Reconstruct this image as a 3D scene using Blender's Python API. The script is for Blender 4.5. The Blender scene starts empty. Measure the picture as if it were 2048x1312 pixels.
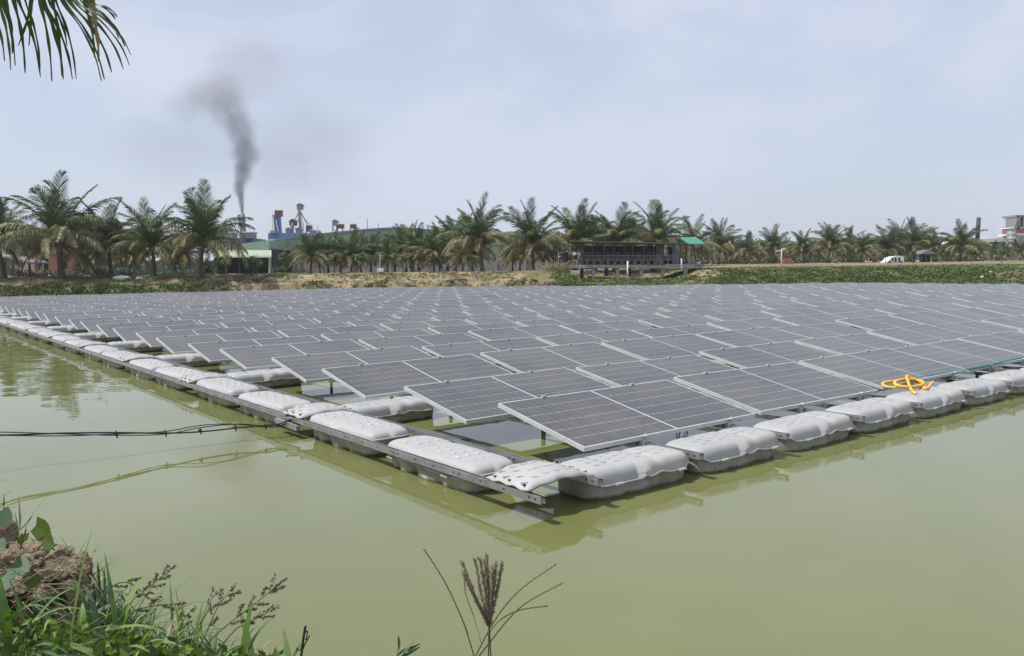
import bpy, math, random
from mathutils import Vector, Matrix, noise
R = random.Random(7)
S = bpy.context.scene
COL = S.collection
rad = math.radians

# ------------------------------------------------------------------ camera
F_PX, PITCH, ROLL, CAM_H = 1619.3, 0.0711, -0.0115, 1.54
FW = Vector((0, math.cos(PITCH), -math.sin(PITCH)))
_rt = Vector((1, 0, 0)); _up = _rt.cross(FW)
RT = math.cos(ROLL) * _rt + math.sin(ROLL) * _up
UP = -math.sin(ROLL) * _rt + math.cos(ROLL) * _up
CAM = Vector((0, 0, CAM_H))
cd = bpy.data.cameras.new('camera'); cam = bpy.data.objects.new('camera', cd); COL.objects.link(cam)
cd.sensor_width = 36; cd.lens = F_PX / 2048 * 36; cd.clip_start = 0.05; cd.clip_end = 9000
m = Matrix((RT, UP, -FW)).transposed().to_4x4(); m.translation = CAM
cam.matrix_world = m
S.camera = cam

# ------------------------------------------------------------------ sun, sky
SUN_EL = rad(57)
SUN_AZ = math.atan2(-0.97, -0.22)           # clockwise from +Y
w = bpy.data.worlds.new('World'); S.world = w; w.use_nodes = True
nt = w.node_tree; nt.nodes.clear()
def N(tree, kind, **kw):
    n = tree.nodes.new(kind)
    for k, v in kw.items():
        if k.startswith('i_'):
            key = k[2:]; key = int(key) if key.isdigit() else key.replace('_', ' ')
            n.inputs[key].default_value = v
        else: setattr(n, k, v)
    return n
sky = N(nt, 'ShaderNodeTexSky', sky_type='NISHITA', sun_disc=False, sun_elevation=SUN_EL,
        sun_rotation=SUN_AZ % (2 * math.pi), altitude=10, air_density=1.1, dust_density=1.2, ozone_density=2.2)
bg1 = N(nt, 'ShaderNodeBackground', i_Strength=0.11)
nt.links.new(sky.outputs[0], bg1.inputs[0])
tc = N(nt, 'ShaderNodeTexCoord')
mp = N(nt, 'ShaderNodeMapping'); mp.inputs['Scale'].default_value = (1.0, 1.0, 2.0); mp.inputs['Location'].default_value = (3.1, 1.7, 0.4)
nt.links.new(tc.outputs['Generated'], mp.inputs[0])
nz = N(nt, 'ShaderNodeTexNoise', i_Scale=2.6, i_Detail=9.0, i_Roughness=0.56, i_Distortion=0.3)
nt.links.new(mp.outputs[0], nz.inputs['Vector'])
cr = N(nt, 'ShaderNodeMapRange', interpolation_type='SMOOTHSTEP')
cr.inputs[1].default_value = 0.43; cr.inputs[2].default_value = 0.61; cr.inputs[3].default_value = 0.68; cr.inputs[4].default_value = 0.95
nt.links.new(nz.outputs[0], cr.inputs[0])
bg2 = N(nt, 'ShaderNodeBackground', i_Color=(0.585, 0.635, 0.765, 1), i_Strength=1.0)
mx = N(nt, 'ShaderNodeMixShader'); out = N(nt, 'ShaderNodeOutputWorld')
nt.links.new(cr.outputs[0], mx.inputs[0]); nt.links.new(bg1.outputs[0], mx.inputs[1]); nt.links.new(bg2.outputs[0], mx.inputs[2])
nt.links.new(mx.outputs[0], out.inputs[0])
sl = bpy.data.lights.new('sun', 'SUN'); sl.energy = 4.1; sl.angle = rad(0.53); sl.color = (1.0, 0.955, 0.88)
so = bpy.data.objects.new('sun', sl); COL.objects.link(so)
sd = Vector((math.sin(SUN_AZ) * math.cos(SUN_EL), math.cos(SUN_AZ) * math.cos(SUN_EL), math.sin(SUN_EL)))
so.rotation_euler = sd.to_track_quat('Z', 'Y').to_euler(); so.location = (0, 0, 60)
S.render.engine = 'CYCLES'; S.cycles.volume_step_rate = 0.35
S.view_settings.view_transform = 'Standard'; S.view_settings.look = 'None'
S.view_settings.gamma = 1; S.view_settings.exposure = 0.2; S.view_settings.use_curve_mapping = False

# ------------------------------------------------------------------ pixel helpers (photograph is 2048x1312)
def ray(u, v): return FW + (u - 1024) / F_PX * RT - (v - 656) / F_PX * UP
def at(u, v, Y):
    d = ray(u, v); return CAM + d * (Y / d.y)
def atz(u, v, z):
    d = ray(u, v); return CAM + d * ((z - CAM_H) / d.z)
def px(p):
    d = Vector(p) - CAM; z = d.dot(FW)
    if z < 0.1: return None
    return 1024 + F_PX * d.dot(RT) / z, 656 - F_PX * d.dot(UP) / z

# ------------------------------------------------------------------ materials
def mat(name, col=(0.5, 0.5, 0.5), rough=0.6, metal=0.0, col2=None, scale=3.0, detail=5.0, bump=0.0, bscale=None,
        lo=0.35, hi=0.65, coord='Object', spec=0.5, rnd=0.0, trans=0.0, stretch=(1, 1, 1)):
    M = bpy.data.materials.new(name); M.use_nodes = True; t = M.node_tree
    b = t.nodes['Principled BSDF']
    b.inputs['Roughness'].default_value = rough; b.inputs['Metallic'].default_value = metal
    b.inputs['Specular IOR Level'].default_value = spec
    b.inputs['Base Color'].default_value = (*col, 1)
    src = None
    if col2 or bump:
        tcn = N(t, 'ShaderNodeTexCoord'); mpn = N(t, 'ShaderNodeMapping'); mpn.inputs['Scale'].default_value = stretch
        t.links.new(tcn.outputs[coord], mpn.inputs[0])
    if col2:
        n = N(t, 'ShaderNodeTexNoise', i_Scale=scale, i_Detail=detail, i_Roughness=0.6)
        t.links.new(mpn.outputs[0], n.inputs['Vector'])
        r = N(t, 'ShaderNodeMapRange'); r.inputs[1].default_value = lo; r.inputs[2].default_value = hi
        t.links.new(n.outputs[0], r.inputs[0])
        mix = N(t, 'ShaderNodeMix', data_type='RGBA')
        mix.inputs[6].default_value = (*col, 1); mix.inputs[7].default_value = (*col2, 1)
        t.links.new(r.outputs[0], mix.inputs[0]); src = mix.outputs[2]
    if rnd:
        oi = N(t, 'ShaderNodeObjectInfo'); hs = N(t, 'ShaderNodeHueSaturation')
        mr = N(t, 'ShaderNodeMapRange'); mr.inputs[3].default_value = 1 - rnd; mr.inputs[4].default_value = 1 + rnd
        t.links.new(oi.outputs['Random'], mr.inputs[0]); t.links.new(mr.outputs[0], hs.inputs['Value'])
        hs.inputs['Color'].default_value = (*col, 1)
        if src: t.links.new(src, hs.inputs['Color'])
        src = hs.outputs[0]
    if src: t.links.new(src, b.inputs['Base Color'])
    if bump:
        n2 = N(t, 'ShaderNodeTexNoise', i_Scale=bscale or scale * 4, i_Detail=6.0, i_Roughness=0.6)
        t.links.new(mpn.outputs[0], n2.inputs['Vector'])
        bp = N(t, 'ShaderNodeBump', i_Strength=bump, i_Distance=0.05)
        t.links.new(n2.outputs[0], bp.inputs['Height']); t.links.new(bp.outputs[0], b.inputs['Normal'])
    if trans:
        o = t.nodes['Material Output']; tl = N(t, 'ShaderNodeBsdfTranslucent'); ms = N(t, 'ShaderNodeMixShader'); ms.inputs[0].default_value = trans
        tl.inputs[0].default_value = (col[0] * 1.5, col[1] * 1.5, col[2] * 0.8, 1)
        t.links.new(b.outputs[0], ms.inputs[1]); t.links.new(tl.outputs[0], ms.inputs[2]); t.links.new(ms.outputs[0], o.inputs[0])
    return M

M_float = mat('grey_plastic', (0.365, 0.365, 0.365), 0.5, col2=(0.43, 0.405, 0.36), scale=2.5, lo=0.45, hi=0.75, bump=0.04, bscale=40, rnd=0.05, spec=0.35)
M_floatlow = mat('weathered_plastic', (0.36, 0.35, 0.31), 0.6, col2=(0.20, 0.19, 0.13), scale=6, lo=0.4, hi=0.75, bump=0.06, bscale=30, spec=0.3)
t_ = M_floatlow.node_tree; b_ = t_.nodes['Principled BSDF']; l_ = b_.inputs['Base Color'].links[0].from_socket
tc2 = N(t_, 'ShaderNodeTexCoord'); sx2 = N(t_, 'ShaderNodeSeparateXYZ'); t_.links.new(tc2.outputs['Object'], sx2.inputs[0])
nn_ = N(t_, 'ShaderNodeTexNoise', i_Scale=14.0, i_Detail=4.0); t_.links.new(tc2.outputs['Object'], nn_.inputs['Vector'])
am_ = N(t_, 'ShaderNodeMath', operation='MULTIPLY_ADD'); am_.inputs[1].default_value = -0.05; t_.links.new(nn_.outputs[0], am_.inputs[0]); t_.links.new(sx2.outputs[2], am_.inputs[2])
mr2 = N(t_, 'ShaderNodeMapRange'); mr2.inputs[1].default_value = 0.012; mr2.inputs[2].default_value = -0.012; t_.links.new(am_.outputs[0], mr2.inputs[0])
mx2 = N(t_, 'ShaderNodeMix', data_type='RGBA'); mx2.inputs[7].default_value = (0.10, 0.10, 0.045, 1); t_.links.new(l_, mx2.inputs[6]); t_.links.new(mr2.outputs[0], mx2.inputs[0]); t_.links.new(mx2.outputs[2], b_.inputs['Base Color'])
M_plate = mat('pale_plastic', (0.42, 0.42, 0.425), 0.5, col2=(0.36, 0.35, 0.325), scale=5, bump=0.05, bscale=50, rnd=0.05, spec=0.35)
M_steel = mat('galvanised_steel', (0.42, 0.43, 0.44), 0.42, 0.75, col2=(0.30, 0.31, 0.30), scale=9, bump=0.03)
M_dark = mat('bronze_post', (0.03, 0.028, 0.022), 0.6)
M_alu = mat('anodised_aluminium', (0.54, 0.56, 0.55), 0.5, 0.2, col2=(0.42, 0.45, 0.43), scale=4, lo=0.4, hi=0.7)
M_tread = M_float
M_black = mat('black_rubber', (0.018, 0.018, 0.02), 0.45)
M_orange = mat('orange_rubber', (0.78, 0.36, 0.035), 0.45, col2=(0.80, 0.52, 0.10), scale=6)
M_teal = mat('green_hose', (0.03, 0.23, 0.18), 0.4)
M_concrete = mat('concrete', (0.36, 0.36, 0.34), 0.8, col2=(0.24, 0.245, 0.235), scale=2.5, bump=0.3)
M_white = mat('white_paint', (0.75, 0.75, 0.73), 0.6, col2=(0.6, 0.6, 0.57), scale=3)
M_redwood = mat('red_brown_paint', (0.13, 0.045, 0.03), 0.6, col2=(0.08, 0.035, 0.03), scale=4)
M_darkwood = mat('dark_timber', (0.06, 0.045, 0.04), 0.7, col2=(0.03, 0.025, 0.025), scale=4)
M_roofgreen = mat('green_roof_sheet', (0.06, 0.25, 0.165), 0.6, col2=(0.05, 0.20, 0.14), scale=2)
M_palegreen = mat('pale_green_sheet', (0.30, 0.40, 0.31), 0.5, col2=(0.24, 0.33, 0.26), scale=0.6)
M_teawall = mat('teal_paint', (0.16, 0.30, 0.25), 0.8, col2=(0.12, 0.24, 0.20), scale=0.8)
M_orangewall = mat('shaded_orange_paint', (0.38, 0.20, 0.12), 0.8, col2=(0.31, 0.17, 0.11), scale=0.8)  # orange wall, dulled so its part shade sits in the colour
M_brickwall = mat('grey_render', (0.27, 0.255, 0.25), 0.85, col2=(0.19, 0.18, 0.175), scale=0.8)
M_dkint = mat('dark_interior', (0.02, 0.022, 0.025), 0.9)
M_pink = mat('pink_render', (0.40, 0.26, 0.25), 0.85, col2=(0.30, 0.22, 0.22), scale=1)
M_blue = mat('blue_sheet', (0.09, 0.19, 0.44), 0.5, col2=(0.07, 0.15, 0.34), scale=1)
M_greysheet = mat('grey_sheet', (0.27, 0.275, 0.28), 0.5, col2=(0.20, 0.205, 0.21), scale=1.2)
M_rust = mat('rusty_red_sheet', (0.20, 0.06, 0.045), 0.65, col2=(0.13, 0.05, 0.04), scale=1.5)
M_bluegrey = mat('blue_grey_steel', (0.16, 0.20, 0.27), 0.5, col2=(0.12, 0.15, 0.20), scale=1)
M_greyroof = mat('grey_roof', (0.22, 0.22, 0.23), 0.6, col2=(0.15, 0.15, 0.155), scale=1)
M_trunk = mat('palm_trunk', (0.13, 0.105, 0.08), 0.9, col2=(0.07, 0.055, 0.042), scale=5, bump=0.5, bscale=10, stretch=(1, 1, 3))
M_frond = mat('palm_green', (0.046, 0.078, 0.020), 0.5, col2=(0.10, 0.135, 0.045), scale=1.2, rnd=0.3, trans=0.10, spec=0.2)
M_frond2 = mat('palm_olive_sunlit', (0.11, 0.125, 0.045), 0.5, col2=(0.27, 0.24, 0.13), scale=1.6, rnd=0.35, trans=0.12, spec=0.35)  # older fronds' olive, with sunlit tan highlights put into the colour
M_frond3 = mat('palm_dry', (0.28, 0.21, 0.13), 0.7, col2=(0.12, 0.085, 0.05), scale=1.5, rnd=0.25, trans=0.1, spec=0.3)
M_leafb = mat('bright_leaf', (0.12, 0.19, 0.03), 0.5, col2=(0.06, 0.12, 0.025), scale=2.0, trans=0.3, rnd=0.15)
M_leafd = mat('dark_leaf', (0.045, 0.075, 0.028), 0.6, col2=(0.08, 0.115, 0.04), scale=0.7, trans=0.15, rnd=0.2)
M_scrub = mat('scrub_leaf', (0.10, 0.155, 0.045), 0.8, col2=(0.23, 0.26, 0.11), scale=0.35, trans=0.2)
M_scrubdry = mat('dry_scrub', (0.15, 0.12, 0.055), 0.7, col2=(0.07, 0.075, 0.03), scale=0.8, trans=0.1)
M_grass = mat('grass_blade', (0.065, 0.14, 0.025), 0.5, col2=(0.14, 0.22, 0.05), scale=5, trans=0.25)
M_grass2 = mat('grey_green_blade', (0.09, 0.15, 0.07), 0.65, col2=(0.06, 0.11, 0.06), scale=5, trans=0.2)
M_blade = mat('pale_green_blade', (0.16, 0.25, 0.06), 0.5, col2=(0.24, 0.32, 0.11), scale=5, trans=0.3)
M_seed = mat('seed_head', (0.26, 0.26, 0.14), 0.8, col2=(0.17, 0.15, 0.10), scale=60)
M_plume = mat('purple_plume', (0.24, 0.20, 0.155), 0.8, col2=(0.36, 0.31, 0.25), scale=60, trans=0.3)
M_stem = mat('grass_stem', (0.09, 0.09, 0.05), 0.7)
M_drystem = mat('dry_stem', (0.30, 0.25, 0.16), 0.8)
M_vine = mat('vine_leaf', (0.07, 0.12, 0.015), 0.6, col2=(0.10, 0.15, 0.02), scale=12, trans=0.4)
M_clod = mat('cracked_earth', (0.34, 0.27, 0.165), 0.95, col2=(0.19, 0.145, 0.09), scale=14, bump=0.9, bscale=45)
M_red = mat('red_tarpaulin', (0.40, 0.10, 0.06), 0.7, col2=(0.32, 0.09, 0.06), scale=1)

def corrugate(M, axis_scale, depth=0.03):
    t = M.node_tree; b = t.nodes['Principled BSDF']
    tcn = N(t, 'ShaderNodeTexCoord'); wv = N(t, 'ShaderNodeTexWave', wave_type='BANDS', bands_direction='X', i_Scale=axis_scale)
    t.links.new(tcn.outputs['Object'], wv.inputs[0])
    bp = N(t, 'ShaderNodeBump', i_Strength=1.0, i_Distance=depth); t.links.new(wv.outputs[1], bp.inputs['Height'])
    t.links.new(bp.outputs[0], b.inputs['Normal'])
for mm, sc in ((M_palegreen, 0.9), (M_blue, 0.8), (M_greysheet, 1.3), (M_rust, 1.2), (M_roofgreen, 1.5)): corrugate(mm, sc)

def cells_material():
    M = bpy.data.materials.new('solar_cells'); M.use_nodes = True; t = M.node_tree; b = t.nodes['Principled BSDF']
    uv = N(t, 'ShaderNodeUVMap'); uv.uv_map = 'UVMap'
    sep = N(t, 'ShaderNodeSeparateXYZ'); t.links.new(uv.outputs[0], sep.inputs[0])
    def mth(op, a, c=None, d=None):
        n = N(t, 'ShaderNodeMath', operation=op)
        for i, q in enumerate((a, c, d)):
            if q is None: continue
            if isinstance(q, (int, float)): n.inputs[i].default_value = q
            else: t.links.new(q, n.inputs[i])
        return n.outputs[0]
    def edge(x, n):      # distance to nearest of n cell borders, in cells
        f = mth('FRACT', mth('MULTIPLY', x, n)); return mth('SUBTRACT', 0.5, mth('ABSOLUTE', mth('SUBTRACT', f, 0.5)))
    eu = edge(sep.outputs[0], 24.0); ev = edge(sep.outputs[1], 6.0)
    lu = mth('LESS_THAN', eu, 0.022); lv = mth('LESS_THAN', ev, 0.022)
    mid = mth('LESS_THAN', mth('ABSOLUTE', mth('SUBTRACT', sep.outputs[0], 0.5)), 0.0042)
    dot = mth('LESS_THAN', mth('ADD', mth('MULTIPLY', eu, 0.5), ev), 0.06)
    lines = mth('MAXIMUM', mth('MULTIPLY', lu, 0.17), mth('MULTIPLY', lv, 0.36))
    lines = mth('MAXIMUM', lines, mth('MAXIMUM', mid, mth('MULTIPLY', dot, 0.5)))
    geo = N(t, 'ShaderNodeNewGeometry')
    nz = N(t, 'ShaderNodeTexNoise', i_Scale=0.55, i_Detail=5.0, i_Roughness=0.6); t.links.new(geo.outputs['Position'], nz.inputs['Vector'])
    nf = N(t, 'ShaderNodeTexNoise', i_Scale=7.0, i_Detail=5.0, i_Roughness=0.7); t.links.new(geo.outputs['Position'], nf.inputs['Vector'])
    dust = mth('ADD', mth('MULTIPLY', nz.outputs[0], 0.8), mth('MULTIPLY', nf.outputs[0], 0.35))
    mr = N(t, 'ShaderNodeMapRange'); mr.inputs[1].default_value = 0.42; mr.inputs[2].default_value = 0.78; mr.inputs[3].default_value = 0.0; mr.inputs[4].default_value = 0.8
    t.links.new(dust, mr.inputs[0])
    c1 = N(t, 'ShaderNodeMix', data_type='RGBA'); c1.inputs[6].default_value = (0.050, 0.048, 0.050, 1); c1.inputs[7].default_value = (0.140, 0.126, 0.110, 1)
    t.links.new(mr.outputs[0], c1.inputs[0])
    c2 = N(t, 'ShaderNodeMix', data_type='RGBA'); c2.inputs[7].default_value = (0.50, 0.51, 0.52, 1)
    t.links.new(c1.outputs[2], c2.inputs[6]); t.links.new(lines, c2.inputs[0])
    t.links.new(c2.outputs[2], b.inputs['Base Color'])
    b.inputs['Roughness'].default_value = 0.28; b.inputs['Specular IOR Level'].default_value = 0.42
    return M
M_cells = cells_material()

# ------------------------------------------------------------------ mesh builder
class MB:
    def __init__(s): s.v = []; s.f = []; s.m = []; s.sm = []
    def add(s, vs, fs, mi=0, smooth=False):
        o = len(s.v); s.v += [tuple(p) for p in vs]
        for f in fs: s.f.append(tuple(o + i for i in f)); s.m.append(mi); s.sm.append(smooth)
    def box(s, c, d, mi=0, X=(1, 0, 0), Y=(0, 1, 0), Z=(0, 0, 1)):
        c = Vector(c); X = Vector(X); Y = Vector(Y); Z = Vector(Z)
        vs = [c + X * (sx * d[0] / 2) + Y * (sy * d[1] / 2) + Z * (sz * d[2] / 2) for sz in (-1, 1) for sy in (-1, 1) for sx in (-1, 1)]
        s.add(vs, [(0, 2, 3, 1), (4, 5, 7, 6), (0, 1, 5, 4), (2, 6, 7, 3), (0, 4, 6, 2), (1, 3, 7, 5)], mi)
        return s
    def bar(s, a, b, w, h=None, mi=0, up=(0, 0, 1)):
        a = Vector(a); b = Vector(b); h = h or w; X = (b - a); L = X.length
        if L < 1e-6: return s
        X /= L; u = Vector(up)
        if abs(X.dot(u)) > 0.98: u = Vector((0, 1, 0))
        Y = u.cross(X).normalized(); Z = X.cross(Y)
        return s.box((a + b) / 2, (L, w, h), mi, X, Y, Z)
    def tube(s, pts, r, n=8, mi=0, cap=True):
        pts = [Vector(p) for p in pts]; k = len(pts)
        rs = r if isinstance(r, (list, tuple)) else [r] * k
        vs = []; prev = None
        for i, p in enumerate(pts):
            t = (pts[min(i + 1, k - 1)] - pts[max(i - 1, 0)]).normalized()
            if prev is None:
                a = Vector((0, 0, 1)) if abs(t.z) < 0.9 else Vector((1, 0, 0)); x = t.cross(a).normalized()
            else: x = (prev - t * prev.dot(t)).normalized()
            prev = x; y = t.cross(x)
            vs += [p + (x * math.cos(q * 2 * math.pi / n) + y * math.sin(q * 2 * math.pi / n)) * rs[i] for q in range(n)]
        fs = [(i * n + q, i * n + (q + 1) % n, (i + 1) * n + (q + 1) % n, (i + 1) * n + q) for i in range(k - 1) for q in range(n)]
        if cap: fs += [tuple(range(n - 1, -1, -1)), tuple((k - 1) * n + q for q in range(n))]
        s.add(vs, fs, mi, True); return s
    def strip(s, pts, ws, side, mi=0):     # ribbon along pts, half widths ws, side vector(s)
        vs = []
        for i, p in enumerate(pts):
            sv = side[i] if isinstance(side, list) else side
            vs += [Vector(p) - sv * ws[i], Vector(p) + sv * ws[i]]
        s.add(vs, [(2 * i, 2 * i + 1, 2 * i + 3, 2 * i + 2) for i in range(len(pts) - 1)], mi)
    def mesh(s, name, mats):
        me = bpy.data.meshes.new(name); me.from_pydata(s.v, [], s.f)
        for q in (mats if isinstance(mats, (list, tuple)) else [mats]): me.materials.append(q)
        me.polygons.foreach_set('material_index', s.m); me.polygons.foreach_set('use_smooth', s.sm)
        me.update(); return me
    def build(s, name, mats, parent=None, **tags): return place(s.mesh(name, mats), name, parent, **tags)
def place(me, name, parent=None, loc=None, rot=None, scale=None, **tags):
    o = bpy.data.objects.new(name, me); COL.objects.link(o)
    if parent: o.parent = parent
    if loc is not None: o.location = loc
    if rot is not None: o.rotation_euler = rot
    if scale is not None: o.scale = scale if isinstance(scale, (tuple, list, Vector)) else (scale,) * 3
    for k, v in tags.items():
        if v is not None: o[k] = v
    return o
def thing(name, label, category, loc=(0, 0, 0), rotz=0, group=None, scale=None):
    return place(None, name, None, loc, (0, 0, rotz), scale, label=label, category=category, group=group)
def reparent(child, parent):       # keep world coordinates of meshes built in the world frame
    child.parent = parent; child.matrix_parent_inverse = (Matrix.Translation(parent.location) @ Matrix.Rotation(parent.rotation_euler.z, 4, 'Z')).inverted()
def wpart(mb, name, mats, parent, **tags):
    o = mb.build(name, mats, None, **tags); reparent(o, parent); return o
ONES = ['first', 'second', 'third', 'fourth', 'fifth', 'sixth', 'seventh', 'eighth', 'ninth', 'tenth', 'eleventh', 'twelfth', 'thirteenth',
        'fourteenth', 'fifteenth', 'sixteenth', 'seventeenth', 'eighteenth', 'nineteenth', 'twentieth']
TENS = {2: 'twenty', 3: 'thirty', 4: 'forty'}
def nth(i):       # 0-based
    i += 1
    if i <= 20: return ONES[i - 1]
    return (TENS[i // 10] + '-' + ONES[i % 10 - 1]) if i % 10 else TENS[i // 10][:-1] + 'ieth'

# ------------------------------------------------------------------ array frame: a runs along the panel rows, b along the left walkway
YAW = 0.6868
AX = Vector((math.cos(YAW), math.sin(YAW), 0)); BX = Vector((-math.sin(YAW), math.cos(YAW), 0)); AO = Vector((0.519, 5.801, 0))
def P(a, b, z=0.0): return AO + AX * (a + 0.012 * b) + BX * b + Vector((0, 0, z))
UNIT, B1, PITCH_A, RAIL_Z = 3.30, 1.45, 2.255, 0.15
#@@STRUCTURE
# ------------------------------------------------------------------ water
def water():
    M = bpy.data.materials.new('pond_water'); M.use_nodes = True; t = M.node_tree; b = t.nodes['Principled BSDF']
    g = N(t, 'ShaderNodeNewGeometry')
    n0 = N(t, 'ShaderNodeTexNoise', i_Scale=0.22, i_Detail=5.0); t.links.new(g.outputs['Position'], n0.inputs['Vector'])
    mix = N(t, 'ShaderNodeMix', data_type='RGBA'); mix.inputs[6].default_value = (0.120, 0.134, 0.042, 1); mix.inputs[7].default_value = (0.188, 0.196, 0.078, 1)
    t.links.new(n0.outputs[0], mix.inputs[0]); t.links.new(mix.outputs[2], b.inputs['Base Color'])
    b.inputs['Roughness'].default_value = 0.012; b.inputs['IOR'].default_value = 1.5
    mp = N(t, 'ShaderNodeMapping'); mp.inputs['Scale'].default_value = (0.55, 1.0, 1.0); t.links.new(g.outputs['Position'], mp.inputs[0])
    n1 = N(t, 'ShaderNodeTexNoise', i_Scale=1.5, i_Detail=3.0, i_Roughness=0.45); t.links.new(mp.outputs[0], n1.inputs['Vector'])
    n2 = N(t, 'ShaderNodeTexNoise', i_Scale=0.35, i_Detail=2.0); t.links.new(mp.outputs[0], n2.inputs['Vector'])
    # breeze: open water to the far left is rougher than the sheltered water by the floats
    sx = N(t, 'ShaderNodeSeparateXYZ'); t.links.new(g.outputs['Position'], sx.inputs[0])
    mr = N(t, 'ShaderNodeMapRange'); mr.inputs[1].default_value = -3.2; mr.inputs[2].default_value = -9.0; mr.inputs[3].default_value = 0.10; mr.inputs[4].default_value = 0.55
    t.links.new(sx.outputs[0], mr.inputs[0])
    bp = N(t, 'ShaderNodeBump', i_Distance=0.02); t.links.new(n1.outputs[0], bp.inputs['Height']); t.links.new(mr.outputs[0], bp.inputs['Strength'])
    bp2 = N(t, 'ShaderNodeBump', i_Distance=0.03, i_Strength=0.10); t.links.new(n2.outputs[0], bp2.inputs['Height']); t.links.new(bp.outputs[0], bp2.inputs['Normal'])
    t.links.new(bp2.outputs[0], b.inputs['Normal'])
    q = MB(); q.add([(-260, -40, 0), (260, -40, 0), (260, 110, 0), (-260, 110, 0)], [(0, 1, 2, 3)])
    q.build('water', M, kind='structure')
water()

# ------------------------------------------------------------------ far ground
SHORE = [(-260, 64), (-60, 61), (-28, 61.5), (-14, 64), (0, 65.5), (8, 66), (14, 69), (20, 68), (28, 64), (45, 60), (80, 57), (260, 52)]
def shore(x):
    for (x0, y0), (x1, y1) in zip(SHORE, SHORE[1:]):
        if x <= x1: return y0 + (y1 - y0) * (x - x0) / (x1 - x0)
    return SHORE[-1][1]
def sstep(a, b, x):
    t = min(1, max(0, (x - a) / (b - a))); return t * t * (3 - 2 * t)
def nz3(x, y, z=0.0): return noise.noise(Vector((x, y, z)))
def gz(x, s):       # height s metres beyond the shoreline
    L = 1 - sstep(4, 14, x)        # left bank: steep foot, tan shoulder; right bank: one green slope
    if s < 0: return max(-1.2, s * 0.8)
    foot = sstep(0, 1.1, s) * 0.80 + sstep(1.0, 4.6, s) * 0.62
    slope = sstep(-0.3, 4.4, s) * 1.36
    z = L * foot + (1 - L) * slope
    z += (0.16 * nz3(x * 0.35, s * 0.5, 3) + 0.10 * nz3(x * 1.1, s * 1.2, 9) + 0.05 * nz3(x * 3.1, s * 3.2, 1)) * min(1, s / 0.5) * (1 if s < 6 else max(0.25, 1 - (s - 6) / 8))
    R_ = sstep(6, 30, x)
    z += R_ * (0.04 * sstep(5, 9, s) + 0.75 * sstep(12, 75, s)) + 0.05 * sstep(5, 20, s)
    pit = sstep(3.5, 6.5, x) * sstep(19, 15.5, x) * sstep(22, 18, s) * sstep(0, 2, s) * 1.05         # scooped bank below the pavilion
    return z - pit
def gzw(x, y): return gz(x, y - shore(x))
def far_ground():
    xs = [-260, -200, -150, -110, -85, -70, -60] + [-54 + 0.35 * i for i in range(310)] + [56, 60, 66, 75, 90, 110, 140, 180, 260]
    ss = [-3, -0.6, 0, 0.15, 0.3, 0.5, 0.7, 0.9, 1.1, 1.35, 1.6, 1.9, 2.2, 2.5, 2.8, 3.1, 3.4, 3.7, 4.0, 4.3, 4.6, 5, 5.5, 6, 7, 8, 10, 12, 15, 19, 25, 35, 50, 75, 110, 200, 400, 800, 1300]
    vs = []; fs = []
    for x in xs:
        for s in ss:
            vs.append((x * (1 + max(0, s - 60) / 120), shore(x) + s, gz(x, s)))
    n = len(ss)
    for i in range(len(xs) - 1):
        for j in range(n - 1): fs.append((i * n + j, (i + 1) * n + j, (i + 1) * n + j + 1, i * n + j + 1))
    M = bpy.data.materials.new('bank_soil'); M.use_nodes = True; t = M.node_tree; b = t.nodes['Principled BSDF']; b.inputs['Roughness'].default_value = 0.95
    b.inputs['Specular IOR Level'].default_value = 0.1
    g = N(t, 'ShaderNodeNewGeometry')
    n1 = N(t, 'ShaderNodeTexNoise', i_Scale=0.9, i_Detail=7.0, i_Roughness=0.65); t.links.new(g.outputs['Position'], n1.inputs['Vector'])
    n2 = N(t, 'ShaderNodeTexNoise', i_Scale=0.22, i_Detail=5.0, i_Roughness=0.6); t.links.new(g.outputs['Position'], n2.inputs['Vector'])
    soil = N(t, 'ShaderNodeMix', data_type='RGBA'); soil.inputs[6].default_value = (0.19, 0.145, 0.09, 1); soil.inputs[7].default_value = (0.36, 0.285, 0.18, 1)
    r1 = N(t, 'ShaderNodeMapRange'); r1.inputs[1].default_value = 0.38; r1.inputs[2].default_value = 0.62; t.links.new(n1.outputs[0], r1.inputs[0]); t.links.new(r1.outputs[0], soil.inputs[0])
    gr = N(t, 'ShaderNodeMix', data_type='RGBA'); gr.inputs[7].default_value = (0.12, 0.125, 0.055, 1); t.links.new(soil.outputs[2], gr.inputs[6])
    r2 = N(t, 'ShaderNodeMapRange'); r2.inputs[1].default_value = 0.43; r2.inputs[2].default_value = 0.56; r2.inputs[3].default_value = 0.05; r2.inputs[4].default_value = 0.8
    t.links.new(n2.outputs[0], r2.inputs[0]); t.links.new(r2.outputs[0], gr.inputs[0]); t.links.new(gr.outputs[2], b.inputs['Base Color'])
    bp = N(t, 'ShaderNodeBump', i_Strength=0.9, i_Distance=0.12); t.links.new(n1.outputs[0], bp.inputs['Height']); t.links.new(bp.outputs[0], b.inputs['Normal'])
    q = MB(); q.add(vs, fs, 0, True); q.build('ground', M, kind='structure')
far_ground()

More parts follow.
